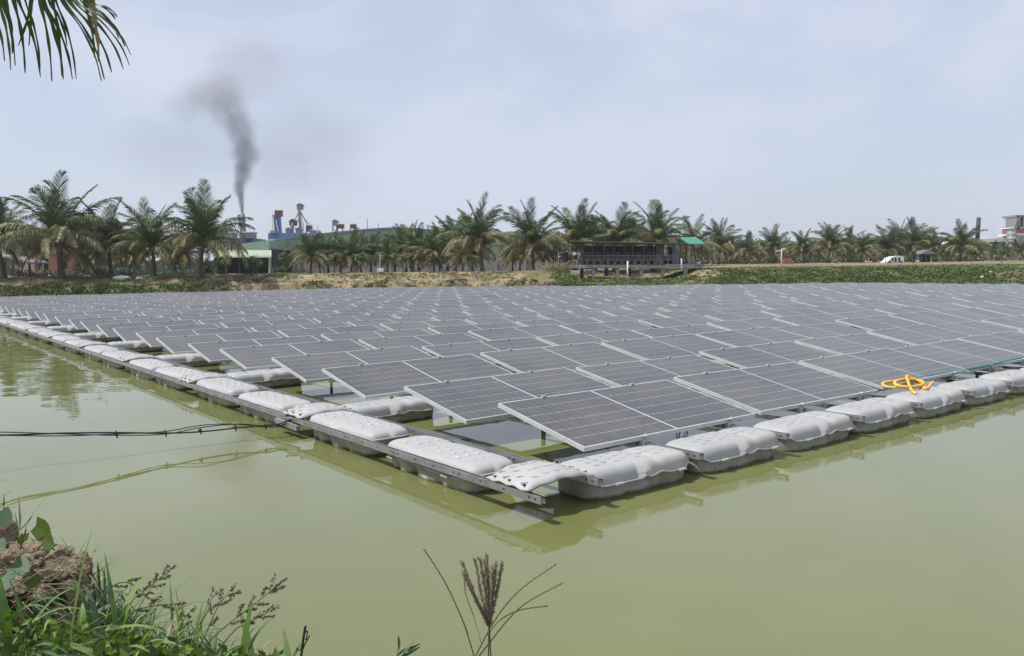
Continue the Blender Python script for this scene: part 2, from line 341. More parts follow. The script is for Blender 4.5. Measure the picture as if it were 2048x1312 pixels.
# ------------------------------------------------------------------ near bank (camera stands on it)
EDGE_PX = [(-400, 1010), (-120, 1050), (30, 1130), (100, 1215), (200, 1262), (330, 1305), (480, 1340), (640, 1400), (900, 1440), (1300, 1520), (2100, 1600), (3200, 1650)]
NEAR_Z = 0.50
EDGE = [atz(u, v, NEAR_Z) for u, v in EDGE_PX]
EDGE = [Vector((-14, 7.5, 0))] + [Vector((-7, 4.6, 0))] + EDGE + [Vector((9, 0.8, 0)), Vector((16, -1, 0))]
def near_top(x, y):
    return NEAR_Z + 0.05 * nz3(x * 1.3, y * 1.3, 5) + 0.03 * nz3(x * 5, y * 5, 2) + 0.16 * sstep(-0.3, -1.6, x)
def near_ground():
    pts = []
    for p, q in zip(EDGE, EDGE[1:]):
        k = max(2, int((q - p).length / 0.08)); k = min(k, 40)
        for i in range(k): pts.append(p.lerp(q, i / k))
    offs = [0, 0.02, 0.05, 0.10, 0.16, 0.24, 0.34, 0.46, 0.6, 0.8, 1.05, 1.4, 1.9, 2.6, 4, 7, 14]
    drop = [(-0.75, -1.2), (-0.5, -0.35), (-0.34, 0.02), (-0.2, 0.2), (-0.1, 0.36), (-0.04, 0.45)]
    vs = []; rows = []
    for p in pts:
        d = Vector((-p.x * 0.15 + 0.05, -1, 0)).normalized()
        wob = 0.05 * nz3(p.x * 4, p.y * 4, 7)
        for o, z in drop: vs.append((p.x - d.x * (-o + wob) , p.y - d.y * (-o + wob), z + 0.03 * nz3(p.x * 6, p.y * 6, z * 9)))
        for o in offs:
            c = p + d * (o - wob); zz = near_top(c.x, c.y) - 0.02 * math.exp(-o / 0.05)
            vs.append((c.x, c.y, zz))
    n = len(offs) + len(drop)
    fs = [(i * n + j, i * n + j + 1, (i + 1) * n + j + 1, (i + 1) * n + j) for i in range(len(pts) - 1) for j in range(n - 1)]
    M = mat('near_soil', (0.17, 0.125, 0.08), 0.95, col2=(0.09, 0.08, 0.04), scale=6, bump=0.9, bscale=25, coord='Object', spec=0.2)
    q = MB(); q.add(vs, fs, 0, True); q.build('bank', M, kind='structure')
near_ground()
#@@ARRAY
# ================================================================== floats, plates, rails, panels
RINGS = {}
def superring(hx, hy, n, N_=92):
    key = (round(n, 2), N_)
    if key not in RINGS:      # evenly spaced points round a unit superellipse stretched to the float's proportions
        D = []; ax, ay = 0.53, 0.23
        for k in range(2400):
            t = 2 * math.pi * k / 2400; c, s = math.cos(t), math.sin(t)
            D.append((math.copysign(abs(c) ** (2 / n), c), math.copysign(abs(s) ** (2 / n), s)))
        L = [0.0]
        for p, q in zip(D, D[1:] + D[:1]): L.append(L[-1] + math.hypot((q[0] - p[0]) * ax, (q[1] - p[1]) * ay))
        out_ = []; j = 0
        for k in range(N_):
            while L[j + 1] < L[-1] * k / N_: j += 1
            out_.append(D[j])
        RINGS[key] = out_
    return [(hx * x, hy * y) for x, y in RINGS[key]]
FL, FW2, FTOP = 1.03, 0.45, 0.214
def seam(x):       # wavy moulded seam: higher at both ends and at the groove
    u = x / (FL / 2)
    return 0.105 + 0.045 * sstep(0.78, 1.0, abs(u)) + 0.018 * math.exp(-((u - 0.30) / 0.12) ** 2)
def groove(x):
    u = x / (FL / 2); return math.exp(-((u - 0.30) / 0.075) ** 2) + 0.35 * math.exp(-((u + 0.45) / 0.06) ** 2)
def float_meshes():
    hx, hy = FL / 2, FW2 / 2
    prof = [(0.0, 0.0), (0.003, 0.3), (0.009, 0.56), (0.020, 0.76), (0.036, 0.90), (0.056, 0.97), (0.078, 0.995), (0.11, 1.0), (0.15, 1.0), (0.19, 1.0), (0.22, 1.0)]
    q = MB(); vs = []; K = 92
    for ins, hz in prof:
        ring = superring(hx - ins * 1.1, max(hy - ins, 0.002), 6, K)
        for x, y in ring:
            g = groove(x); s0 = seam(x); side = 1 - sstep(0, 0.1, ins)
            y2 = y * (1 - 0.03 * g * side)
            z = s0 + (FTOP - s0) * hz - 0.014 * g * hz + 0.006 * (hz if ins > 0.1 else 0)
            vs.append((x, y2, z))
    fs = [(i * K + k, i * K + (k + 1) % K, (i + 1) * K + (k + 1) % K, (i + 1) * K + k) for i in range(len(prof) - 1) for k in range(K)]
    fs.append(tuple((len(prof) - 1) * K + k for k in range(K)))
    q.add(vs, fs, 0, True); up = q.mesh('float_upper_shell', M_float)
    # lower shell with three hull bulges
    los = []
    for amp in (0.09, 0.42):
      q = MB(); vs = []
      low = [(0.006, 0.0), (0.010, 0.3), (0.022, 0.6), (0.05, 0.85), (0.10, 1.0), (0.2, 1.04)]
      for ins, t in low:
        for x, y in superring(hx - ins, max(hy - ins, 0.01), 4.5, K):
            u = x / hx; bul = math.exp(-((u - 0.30) / 0.10) ** 2) + math.exp(-((u + 0.32) / 0.06) ** 2) * 0.55 + (0.5 * math.exp(-((u - 0.66) / 0.05) ** 2) if amp > 0.3 else 0)
            vs.append((x * (1 - (0.10 * t if amp > 0.3 else 0)), y * (1 - amp * bul * min(1, t * 2)), seam(x) * (1 - t) + (-0.13) * t + (0.05 * bul * (1 - t) if amp > .3 else 0) * min(1, t * 3)))
      fs = [((i + 1) * K + k, (i + 1) * K + (k + 1) % K, i * K + (k + 1) % K, i * K + k) for i in range(len(low) - 1) for k in range(K)]
      fs.append(tuple((len(low) - 1) * K + k for k in range(K - 1, -1, -1)))
      q.add(vs, fs, 0, True); los.append(q.mesh('float_lower_shell', M_floatlow))
    lo = los[0]
    q = MB(); vs = []
    for dx, dz in ((-0.006, 0.005), (0.014, 0.004), (0.014, -0.005), (-0.006, -0.006)):
        for x, y in superring(hx + dx, hy + dx, 5, K): vs.append((x, y * (1 - 0.03 * groove(x)), seam(x) + dz))
    fs = [(i * K + k, i * K + (k + 1) % K, (i + 1) * K + (k + 1) % K, (i + 1) * K + k) for i in range(3) for k in range(K)]
    q.add(vs, fs, 0, True); 
    for sx in (-0.27, 0.36):       # moulded tabs on the seam
        for sy in (-1, 1): q.box((sx, sy * (hy + 0.016), seam(sx) + 0.002), (0.07, 0.03, 0.012))
    fl = q.mesh('float_flange', M_plate)
    q = MB()
    for i in range(8):
        for j in range(3):
            x = -0.35 + i * 0.098; y = -0.085 + j * 0.085 + (0.02 if i % 2 else -0.02)
            if groove(x) > 0.3: continue
            z = FTOP + 0.006
            chevron(q, x, y, z)
    tr = q.mesh('float_tread', M_plate)
    return up, lo, fl, tr, los[1]
def chevron(q, x, y, z, s=0.024, h=0.004, n=Vector((0, 0, 1))):
    a = [(-s, s * 0.35), (0, -s * 0.35), (s, s * 0.35)]; wd = 0.012
    top = [(x + u, y + v, z + h) for u, v in a]; top2 = [(x + u, y + v + wd, z + h * 0.4) for u, v in a]
    b1 = [(p[0], p[1] - 0.003, z - 0.006) for p in top]; b2 = [(p[0], p[1] + 0.01, z - 0.006) for p in top2]
    V = top + top2 + b1 + b2
    q.add(V, [(0, 1, 4, 3), (1, 2, 5, 4), (6, 7, 1, 0), (7, 8, 2, 1), (3, 4, 10, 9), (4, 5, 11, 10), (0, 3, 9, 6), (2, 8, 11, 5)])
FM = float_meshes()
def make_float(a, b, rz, label, group, sx=1.0):
    t = thing('pontoon_float', label, 'float', P(a, b, R.uniform(-0.012, 0.012)), rz, group)
    t.rotation_euler.x = R.uniform(-0.012, 0.012); t.rotation_euler.y = R.uniform(-0.012, 0.012)
    t.scale = (sx, 1, 1)
    place(FM[0], 'upper_shell', t); place(FM[4] if sx > 1 else FM[1], 'lower_shell', t); place(FM[2], 'flange', t)
    place(FM[3], 'tread', t, kind='stuff')
RAILS_A = [-0.395] + [x for k in range(22) for x in (0.665 + PITCH_A * k, 1.745 + PITCH_A * k)]
def rail_mesh(L, b0):
    """slotted C channel of length L along +y, open side up"""
    q = MB(); w_, h_, t_ = 0.042, 0.046, 0.003
    prof = [(-w_ / 2, h_ - 0.0), (-w_ / 2 + 0.011, h_), (-w_ / 2 + 0.011, h_ - t_), (-w_ / 2 + t_, h_ - t_), (-w_ / 2 + t_, t_), (w_ / 2 - t_, t_), (w_ / 2 - t_, h_ - t_),
            (w_ / 2 - 0.011, h_ - t_), (w_ / 2 - 0.011, h_), (w_ / 2, h_), (w_ / 2, 0), (-w_ / 2, 0)]
    vs = [(x, y, z) for y in (0, L) for x, z in prof]; n = len(prof)
    fs = [(k, (k + 1) % n, n + (k + 1) % n, n + k) for k in range(n)]
    q.add(vs, fs); return q
def slots(L, step=0.25):
    q = MB(); k = 0; y = 0.05
    while y < min(L, 9):
        for sx in (-1, 1):
            c = (sx * (0.0215), y, 0.024)
            vs = [(c[0], c[1] + 0.012 * math.cos(t * math.pi / 4), c[2] + 0.007 * math.sin(t * math.pi / 4)) for t in range(8)]
            q.add(vs, [tuple(range(8))] if sx > 0 else [tuple(range(7, -1, -1))])
        y += 0.06 if k % 4 == 0 else step; k += 1
    return q
BROT = YAW - 0.012
def rails():
    for idx, (a, b0, L, nm, lab) in enumerate([(-0.895, -0.56, 38, 'walkway_rail', 'long galvanised channel rail along the outer left edge of the walkway'),
                                     (-0.395, -0.55, 38, 'walkway_rail', 'galvanised channel rail on the inner side of the left walkway, nearest the panels')]):
        t = thing(nm, lab, 'rail', P(a, b0, RAIL_Z - 0.02 if idx == 0 else RAIL_Z), BROT)
        rail_mesh(L, b0).build('channel', M_steel, t); slots(L).build('slot', M_dark, t, kind='stuff')
    for k, a in enumerate(RAILS_A[1:]):
        if k > 24: break
        L = 30 if k < 14 else 12
        side = 'left' if k % 2 == 0 else 'right'
        t = thing('support_rail', 'galvanised channel rail under the %s half of the %s panel column' % (side, nth(k // 2)),
                  'rail', P(a, -0.52 - 0.026 * a, RAIL_Z), BROT, 'rails under the panels')
        rail_mesh(L, 0).build('channel', M_steel, t)
        if k < 8: slots(3).build('slot', M_dark, t, kind='stuff')
rails()
# front row of floats along the right-hand edge, and rows beneath the panels
for i in range(11):
    ac = 0.135 + i * 1.1275
    lab = ('grey plastic float at the near corner, beside the first step plate' if i == 0 else
           'grey plastic float under the coiled orange hose at the front edge' if i == 4 else
           'grey plastic float, %s from the near corner along the front right edge' % nth(i))
    make_float(ac, -0.245 - 0.026 * ac, BROT - 0.02, lab, 'floats along the front right edge')
for k in range(1, 12):
    for i in range(0, 5 if k < 4 else 1):
        if i and i % 2: continue
        lab = 'grey plastic float jutting out between left panel corners, %s behind the near corner' % nth(k - 1) if i == 0 else \
              'grey plastic float half hidden under panels in the %s inner float row, column %s' % (nth(k - 1), nth(i))
        make_float(0.135 + i * 1.1275, -0.20 + k * UNIT, BROT, lab, 'floats in rows between the panels')
cnt = 0
for k in range(0, 11):
    for j in range(2):
        bc = 0.83 + j * 1.44 + k * UNIT
        make_float(-0.645, bc, BROT + math.pi / 2, 'grey walkway float between the two left rails, %s from the near corner' % nth(cnt), 'floats carrying the left walkway', 1.2)
        cnt += 1
def plate_mesh():
    q = MB(); nx, ny = 26, 16; Wd, Ln = 0.57, 0.44; vs = []
    for lay in (0, 1):
        for i in range(nx + 1):
            u = -1 + 2 * i / nx
            for j in range(ny + 1):
                v = -1 + 2 * j / ny
                edge_in = 0.02 * abs(u) ** 6 + 0.012 * math.cos(u * 9)
                x = u * Wd / 2; y = v * (Ln / 2 - edge_in)
                z = 0.052 * (1 - abs(u) ** 2.6) + 0.008 * (1 - v * v) - 0.012 * sstep(0.75, 1, abs(u)) * (0.5 + 0.5 * math.cos(v * 9.5))
                z -= 0.02 * sstep(0.93, 1, abs(v)) * (1 - sstep(0.8, 1, abs(u)))
                vs.append((x, y, z - lay * 0.012))
    n = ny + 1; o = (nx + 1) * n
    fs = [(i * n + j, (i + 1) * n + j, (i + 1) * n + j + 1, i * n + j + 1) for i in range(nx) for j in range(ny)]
    fs += [tuple(o + p for p in f[::-1]) for f in fs]
    rim = [j for j in range(n)] + [i * n + ny for i in range(1, nx + 1)] + [nx * n + j for j in range(ny - 1, -1, -1)] + [i * n for i in range(nx - 1, 0, -1)]
    fs += [(rim[k], rim[(k + 1) % len(rim)], o + rim[(k + 1) % len(rim)], o + rim[k]) for k in range(len(rim))]
    q.add(vs, fs, 0, True)
    def zt(x, y):
        u = x / (Wd / 2); v = y / (Ln / 2); return 0.052 * (1 - abs(u) ** 2.6) + 0.008 * (1 - v * v)
    c = MB()
    for i in range(6):
        for j in range(4):
            x = -0.215 + i * 0.086 + (0.02 if j % 2 else -0.02); y = -0.14 + j * 0.092
            if abs(y) < 0.05 and abs(x) < 0.13: continue
            chevron(c, x, y, zt(x, y) - 0.001, 0.026, 0.005)
    e = MB()       # worn moulded lettering: legible only as a row of small raised strokes
    for i in range(11):
        x = -0.11 + i * 0.022; z = zt(x, -0.005) + 0.001
        e.box((x, 0.0, z), (0.004, 0.026, 0.006))
        if i % 3 != 1: e.box((x + 0.007, 0.011 if i % 2 else -0.011, z), (0.010, 0.004, 0.006))
        if i % 2: e.box((x + 0.007, 0.0, z), (0.008, 0.004, 0.006))
    h = MB()
    for sx in (-1, 1):
        for y in (-0.15, 0.0, 0.15):
            h.box((sx * 0.262, y, zt(sx * 0.24, y) - 0.008), (0.02, 0.012, 0.006))
    return q.mesh('plate', M_plate), c.mesh('plate_tread', M_plate), e.mesh('plate_lettering', M_plate), h.mesh('plate_bolt', M_black)
PM = plate_mesh()
for k in range(0, 12):
    t = thing('step_plate', 'pale curved step plate bridging the left walkway, %s from the near corner' % nth(k), 'step plate',
              P(-0.63, -0.23 + k * UNIT, RAIL_Z + 0.045), BROT, 'step plates across the walkway')
    place(PM[0], 'plate_panel', t); place(PM[1], 'tread', t, kind='stuff')
    if k < 3: place(PM[2], 'moulded_lettering', t, kind='stuff')
    if k < 5: place(PM[3], 'bolt', t, kind='stuff')

PL, PW, TILT = 2.10, 1.04, 0.1944
cT, sT = math.cos(TILT), math.sin(TILT)
def pt(x, y, z): return (x, y * cT - z * sT, y * sT + z * cT)     # panel plane -> thing frame
def panel_geo():
    fr = MB(); fw = 0.013; th = 0.035
    def tb(x0, x1, y0, y1, z0, z1, mb):
        V = [pt(x, y, z) for z in (z0, z1) for y in (y0, y1) for x in (x0, x1)]
        mb.add(V, [(0, 2, 3, 1), (4, 5, 7, 6), (0, 1, 5, 4), (2, 6, 7, 3), (0, 4, 6, 2), (1, 3, 7, 5)])
    tb(0, PL, 0, fw, -th, 0, fr); tb(0, PL, PW - fw, PW, -th, 0, fr)
    tb(0, fw, fw, PW - fw, -th, 0, fr); tb(PL - fw, PL, fw, PW - fw, -th, 0, fr)
    gl = MB(); V = [pt(x, y, z) for z in (-0.008, -0.003) for y in (fw, PW - fw) for x in (fw, PL - fw)]
    gl.add(V, [(0, 2, 3, 1), (4, 5, 7, 6)])
    return fr, gl
FRM, GLS = panel_geo()
def glass_mesh(name, mb):
    me = mb.mesh(name, M_cells); uvl = me.uv_layers.new(name='UVMap')
    std = {0: (0, 0), 1: (1, 0), 2: (0, 1), 3: (1, 1)}
    for poly in me.polygons:
        for li in poly.loop_indices: uvl.data[li].uv = std[me.loops[li].vertex_index % 4]
    return me
ME_FR = FRM.mesh('panel_frame', M_alu); ME_GL = glass_mesh('panel_glass', GLS)
# clamps that hold the panel's edges, shared meshes
q = MB(); q.box((0, 0.015, -0.045), (0.05, 0.035, 0.075)); q.box((0, -0.012, -0.085), (0.055, 0.07, 0.006)); q.box((0, 0.0, 0.004), (0.05, 0.03, 0.006)); q.tube([(0, -0.012, -0.03), (0, -0.012, 0.02)], 0.006, 6)
ME_CL = q.mesh('panel_clamp', M_alu)
q = MB(); q.box((0, 0, -0.13), (0.035, 0.035, 0.21)); q.box((0, 0, -0.225), (0.06, 0.08, 0.02))
ME_LEG = q.mesh('panel_leg', M_dark)
q = MB(); q.box((0, 0.0, 0.002), (0.045, 0.02, 0.012)); ME_TOPCL = q.mesh('panel_top_clamp', M_alu)
LOWZ = 0.241
def panels():
    lst = []
    for row in range(40):
        b0 = (row // 2) * UNIT + (B1 if row % 2 else 0)
        if b0 > 47: break
        for c in range(-1 if False else 0, 24):
            a0 = c * PITCH_A
            if a0 > 47.5 or b0 > 22 + (47 - 22) * 1.0: continue
            if a0 > 22 and b0 > 47 - (a0 - 22) * 0.92: continue
            p = P(a0 + PL / 2, b0 + 0.5, 0.35); u = px(p)
            if u is None or u[0] < -220 or u[0] > 2300: continue
            lst.append(((p - CAM).length, row, c, a0, b0))
    lst.sort()
    rr = random.Random(11)
    far_f = MB(); far_g = MB()
    for n, (d, row, c, a0, b0) in enumerate(lst):
        da, db, dz, dr = rr.uniform(-0.03, 0.03), rr.uniform(-0.05, 0.05), rr.uniform(-0.012, 0.012), rr.uniform(-0.006, 0.006)
        if row == 0 and c < 4: db *= 0.3
        dz += 0.012 * math.sin(b0 * 0.35) ; org = P(a0 + da, b0 + db, LOWZ + dz); tx = rr.uniform(-0.014, 0.014); ty = rr.uniform(-0.008, 0.008)
        if n < 300:
            t = thing('solar_panel', 'tilted solar panel, %s in from the left end of the %s row from the front' % ('leftmost one,' if False else nth(c), nth(row)),
                      'solar panel', org, BROT + dr, 'solar panels of the floating array')
            t.rotation_euler.x = tx; t.rotation_euler.y = ty
            place(ME_FR, 'frame', t); place(ME_GL, 'glass', t)
            if d < 17:
                for x in (0.665 - 0.02, 1.745 - 0.02):
                    place(ME_CL, 'clamp', t, (x, 0.0, -0.004)); place(ME_LEG, 'leg', t, (x, (PW - 0.05) * cT, (PW - 0.05) * sT - 0.03))
            if d < 24:
                for x in (0.5, 1.6): place(ME_TOPCL, 'edge_clip', t, pt(x, PW, 0.004))
        else:
            Mx = Matrix.Translation(org) @ Matrix.Rotation(BROT + dr, 4, 'Z') @ Matrix.Rotation(tx, 4, 'X') @ Matrix.Rotation(ty, 4, 'Y')
            far_f.add([Mx @ Vector(v) for v in FRM.v], FRM.f); far_g.add([Mx @ Vector(v) for v in GLS.v], GLS.f)
    if far_f.v:
        mf = far_f.mesh('far_frames', M_alu); mg = glass_mesh('far_glass', far_g)
        # one object: join frame and glass meshes
        nb = len(far_f.v); q = MB(); q.v = far_f.v + far_g.v; q.f = far_f.f + [tuple(nb + i for i in f) for f in far_g.f]
        q.m = [0] * len(far_f.f) + [1] * len(far_g.f); q.sm = [False] * len(q.f)
        me = q.mesh('far_panels', [M_alu, M_cells]); uvl = me.uv_layers.new(name='UVMap'); std = {0: (0, 0), 1: (1, 0), 2: (0, 1), 3: (1, 1)}
        for poly in me.polygons:
            if poly.material_index == 1:
                for li in poly.loop_indices: uvl.data[li].uv = std[(me.loops[li].vertex_index - nb) % 4]
        place(me, 'solar_panels', None, kind='stuff', label='distant rows of solar panels filling the far side of the pond', category='solar panels')
    print('PANELS', len(lst))
panels()
#@@REST
# ================================================================== hose, pipe, cable
def spline(pts, n=8):
    pts = [Vector(p) for p in pts]; out = []
    for i in range(len(pts) - 1):
        p0 = pts[max(i - 1, 0)]; p1 = pts[i]; p2 = pts[i + 1]; p3 = pts[min(i + 2, len(pts) - 1)]
        for k in range(n):
            t = k / n
            out.append(0.5 * ((2 * p1) + (p2 - p0) * t + (2 * p0 - 5 * p1 + 4 * p2 - p3) * t * t + (3 * p1 - p0 - 3 * p2 + p3) * t ** 3))
    out.append(pts[-1]); return out
def AP(a, b, z): return P(a, b, z)
q = MB()
ha = 4.78; hz = FTOP + 0.015
q.tube(spline([AP(ha - .42, -.40, hz), AP(ha - .25, -.28, hz + .01), AP(ha - .05, -.15, hz + .07), AP(ha + .12, -.06, hz + .10), AP(ha + .24, -.05, hz + .07), AP(ha + .30, -.10, hz + .02), AP(ha + .22, -.20, hz + .01), AP(ha, -.22, hz + .01), AP(ha - .25, -.16, hz + .02), AP(ha - .36, -.06, hz + .03),
                AP(ha - .25, .02, hz + .05), AP(ha, 0, hz + .05), AP(ha + .22, -.05, hz + .04), AP(ha + .27, -.15, hz + .04), AP(ha + .05, -.26, hz + .03), AP(ha - .2, -.24, hz + .03), AP(ha - .30, -.14, hz + .05), AP(ha - .1, -.06, hz + .07), AP(ha + .2, -.10, hz + .06), AP(ha + .18, -.22, hz + .02), AP(ha - .05, -.32, hz), AP(ha + .1, -.30, hz), AP(ha + .4, -.20, hz), AP(ha + .55, -.16, hz)]), 0.016, 8)
q.build('water_hose', M_orange, label='orange water hose coiled on the front right row of grey floats', category='hose')
q = MB()
q.tube(spline([AP(ha + .30, 0.02, hz), AP(5.4, 0.07, FTOP + .03), AP(6.2, 0.02, FTOP + .035), AP(7.2, 0.0, FTOP + .03), AP(8.4, 0.03, FTOP + .03), AP(10, 0.0, FTOP + .03), AP(13, 0.02, FTOP + .03)]), 0.016, 8)
q.build('garden_pipe', M_teal, label='thin green pipe lying along the front edge between panels and floats', category='pipe')
# short anchor chain at the right edge
ch = thing('anchor_chain', 'short pale anchor chain hanging beside the front right floats', 'chain', P(6.35, -0.62, 0.12), BROT)
for k in range(16):
    q = MB(); pts = [(0.022 * math.cos(t * math.pi / 4), 0.012 * math.sin(t * math.pi / 4), 0) for t in range(9)]
    q.tube(pts, 0.0045, 5, cap=False)
    o = q.build('link', M_steel, ch); o.location = (0.034 * k, -0.02 * math.sin(k * 0.5), 0.03 * math.cos(k * 0.35) - 0.02); o.rotation_euler = (math.pi / 2 * (k % 2), 0, 0.3 * math.sin(k))
# mooring cable bundle from the walkway to the left bank
def zmid(u):      # height above water read off the cable and its mirror image
    return 0.15 if u > 500 else 0.10 + 0.00055 * max(0, 330 - u) + 0.0003 * max(0, u - 330)
cab = [(-900, 845), (-500, 858), (-200, 866), (0, 868), (120, 868.5), (232, 868), (330, 866), (400, 861), (470, 855), (530, 852), (562, 850)]
zs = [1.0, 0.7, 0.42, 0.285, 0.241, 0.19, 0.149, 0.138, 0.128, 0.118, 0.112]
end = P(-0.90, 3.12, 0.165)
base = [atz(u, v, z) for (u, v), z in zip(cab, zs)]
cb = thing('mooring_cable', 'black cable bundle running from the left walkway across open water to the bank', 'cable', base[3])
for j in range(3):
    off = [(0.012 * math.sin(i * 2.3 + j * 2.1), 0.012 * math.cos(i * 1.7 + j * 2.1), 0.014 * math.cos(i * 1.3 + j * 2.2) + (0.02 * j if i in (7, 8) else 0)) for i in range(len(base))]
    pts = [b + Vector(o) for b, o in zip(base, off)] + [end + Vector((0.05, 0.02 * j, 0.0)), end + Vector((0.06, -0.06, 0.02)), end + Vector((-0.03, -0.1, 0.03))]
    qq = MB(); qq.tube(spline(pts, 8), 0.0045 if j else 0.007, 7); wpart(qq, 'cable_strand', M_black, cb)
for i in (5, 6, 7, 8, 9):
    qq = MB(); p = base[i]; qq.tube([p + Vector((0, 0, 0.03)), p + Vector((0.01, 0.0, -0.035))], 0.006, 6); qq.tube([p + Vector((-0.012, 0, 0)), p + Vector((0.012, 0, 0.0))], 0.014, 8)
    wpart(qq, 'cable_tie', M_black, cb)
q = MB(); q.bar(atz(553, 840, 0.12), atz(596, 857, 0.10), 0.035, 0.045); q.build('anchor_bracket', M_steel, label='short steel bracket poking out under the walkway where the black cable ties on', category='bracket')
# loose black leads hanging under the front panels
for i, (a, b) in enumerate(((1.28, 0.12), (2.2, 0.2), (4.45, 0.15))):
    q = MB(); zz = LOWZ - 0.04
    if i == 0:
        pts = [AP(a + 0.05 * math.cos(t) * (1 + .15 * math.sin(t * .4)), b + 0.01 * t * .2, zz - 0.055 + 0.05 * math.sin(t)) for t in [k * 0.6 for k in range(42)]]
        q.tube(pts, 0.003, 5)
        q.build('coiled_lead', M_black, label='coil of thin black cable hanging under the nearest panel', category='cable')
    else:
        q.tube(spline([AP(a - .35, b, zz), AP(a - .1, b, zz - .05), AP(a + .1, b, zz - .045), AP(a + .4, b, zz + .02)]), 0.004, 5)
        q.build('loose_lead', M_black, label='loose black cable sagging beneath the gap after the %s front panel' % nth(i - 1 if i == 1 else 1), category='cable')

# ================================================================== palms
def frond_mesh(seed, e0, bend, L=4.5, nl=60, tip_droop=0.6, thin=1.0, sweep=0.0):
    r = random.Random(seed); q = MB(); k = 14; pts = []; x = z = 0.0; side_w = r.uniform(-0.35, 0.35); y = 0
    for i in range(k + 1):
        t = i / k; pts.append(Vector((x, y, z)))
        e = e0 - bend * t ** 1.25; ds = L / k; x += math.cos(e) * ds; z += math.sin(e) * ds; y += side_w * t * ds * 0.5
    q.tube(pts, [0.055 * (1 - 0.85 * i / k) for i in range(k + 1)], 4, cap=False)
    def samp(t):
        f = t * k; i = min(int(f), k - 1); return pts[i].lerp(pts[i + 1], f - i), (pts[i + 1] - pts[i]).normalized()
    for s in (-1, 1):
        for i in range(nl):
            t = 0.10 + 0.88 * (i + r.uniform(-0.3, 0.3)) / nl; t = min(0.99, max(0.08, t))
            if r.random() > thin: continue
            c, tg = samp(t); env = math.sin(math.pi * min(1, (t + 0.06) ** 0.8)) ** 0.55 if t < 0.97 else 0.4
            ll = (0.32 + 0.80 * env) * r.uniform(0.8, 1.1) * (L / 4.5)
            sidev = tg.cross(Vector((0, 0, 1)));
            sidev = sidev.normalized() if sidev.length > 0.05 else Vector((0, 1, 0))
            nrm = sidev.cross(tg).normalized()
            fwd = 0.55 + sweep + 0.7 * t
            d1 = (sidev * s + tg * fwd + nrm * r.uniform(0.05, 0.35)).normalized()
            d2 = (d1 + Vector((0, 0, -1)) * tip_droop * r.uniform(0.7, 1.3)).normalized()
            d3 = (d2 + Vector((0, 0, -1)) * tip_droop * r.uniform(0.8, 1.5)).normalized()
            p0 = c; p1 = p0 + d1 * ll * 0.33; p2 = p1 + d2 * ll * 0.34; p3 = p2 + d3 * ll * 0.33
            wv = (tg * 0.8 + nrm * r.uniform(-0.5, 0.5)).normalized()
            w_ = 0.036 * r.uniform(0.7, 1.3)
            q.strip([p0, p1, p2, p3], [w_ * 0.6, w_, w_ * 0.8, w_ * 0.1], wv)
    return q
FR = {}
def frond_set():
    specs = [('up', 86, 26, 0.2, M_frond), ('up', 78, 34, 0.25, M_frond), ('high', 70, 58, 0.4, M_frond), ('high', 62, 72, 0.5, M_frond),
             ('mid', 50, 84, 0.8, M_frond), ('mid', 42, 95, 1.0, M_frond2), ('low', 30, 98, 1.6, M_frond2), ('low', 18, 95, 1.9, M_frond2),
             ('dead', 4, 98, 2.0, M_frond3), ('dead', -12, 72, 2.0, M_frond3)]
    for i, (k, e, b, td, mt) in enumerate(specs):
        for v in range(2):
            FR.setdefault(k, []).append(frond_mesh(50 + i * 3 + v, rad(e + v * 4), rad(b + v * 8), {'up': 4.9, 'high': 4.9, 'mid': 5.1, 'low': 4.6, 'dead': 3.0}[k], 52, td, 0.98 if k != 'dead' else 0.8, {'up': 0.7, 'high': 0.35}.get(k, 0.0)).mesh('palm_frond', mt))
frond_set()
def trunk_mesh(seed, h, lean):
    r = random.Random(seed); pts = []; rs = []; n = 16
    for i in range(n + 1):
        t = i / n; pts.append((lean * t * t, 0.1 * math.sin(t * 3) * lean, h * t - 0.25 * (i == 0))); rs.append((0.23 - 0.07 * t ** 0.5 + 0.14 * math.exp(-t * 9)) + (0.018 if i % 2 else 0))
    q = MB(); q.tube(pts, rs, 9)
    # old leaf bases round the crown
    for k in range(9):
        a = k * 2.4; c = Vector((lean, 0, h - 0.35 + 0.06 * k)); d = Vector((math.cos(a), math.sin(a), 0.9))
        q.tube([c, c + d * 0.30, c + d * 0.5 + Vector((0, 0, .1))], [0.09, 0.06, 0.03], 5)
    return q.mesh('palm_trunk', M_trunk), Vector((lean, 0, h))
TR = [trunk_mesh(1, 2.8, 0.15), trunk_mesh(2, 2.7, -0.3), trunk_mesh(3, 3.1, 0.4), trunk_mesh(4, 2.5, 0.0)]
def palm(base, H, seed, label, group, lush=1.0, dead=3, fan=1.12):
    r = random.Random(seed); s = H / 8.0
    t = thing('coconut_palm', label, 'palm', base, r.uniform(0, 6.28), group, s)
    t.rotation_euler.x = r.uniform(-.04, .04); t.rotation_euler.y = r.uniform(-.04, .04)
    me, top = TR[seed % 4]; place(me, 'trunk', t)
    plan = [('up', 5), ('high', 7), ('mid', int(7 * lush)), ('low', int(9 * lush)), ('dead', dead)]
    ph = r.uniform(0, 6.28)
    for kind, n in plan:
        for i in range(n):
            a = ph + i * 2 * math.pi / max(n, 1) + r.uniform(-0.3, 0.3)
            place(r.choice(FR[kind]), 'frond', t, top + Vector((0, 0, r.uniform(-0.15, 0.1))), (r.uniform(-0.25, 0.25), r.uniform(-0.14, 0.14), a), r.uniform(0.84, 1.08) * fan)
        ph += 0.9
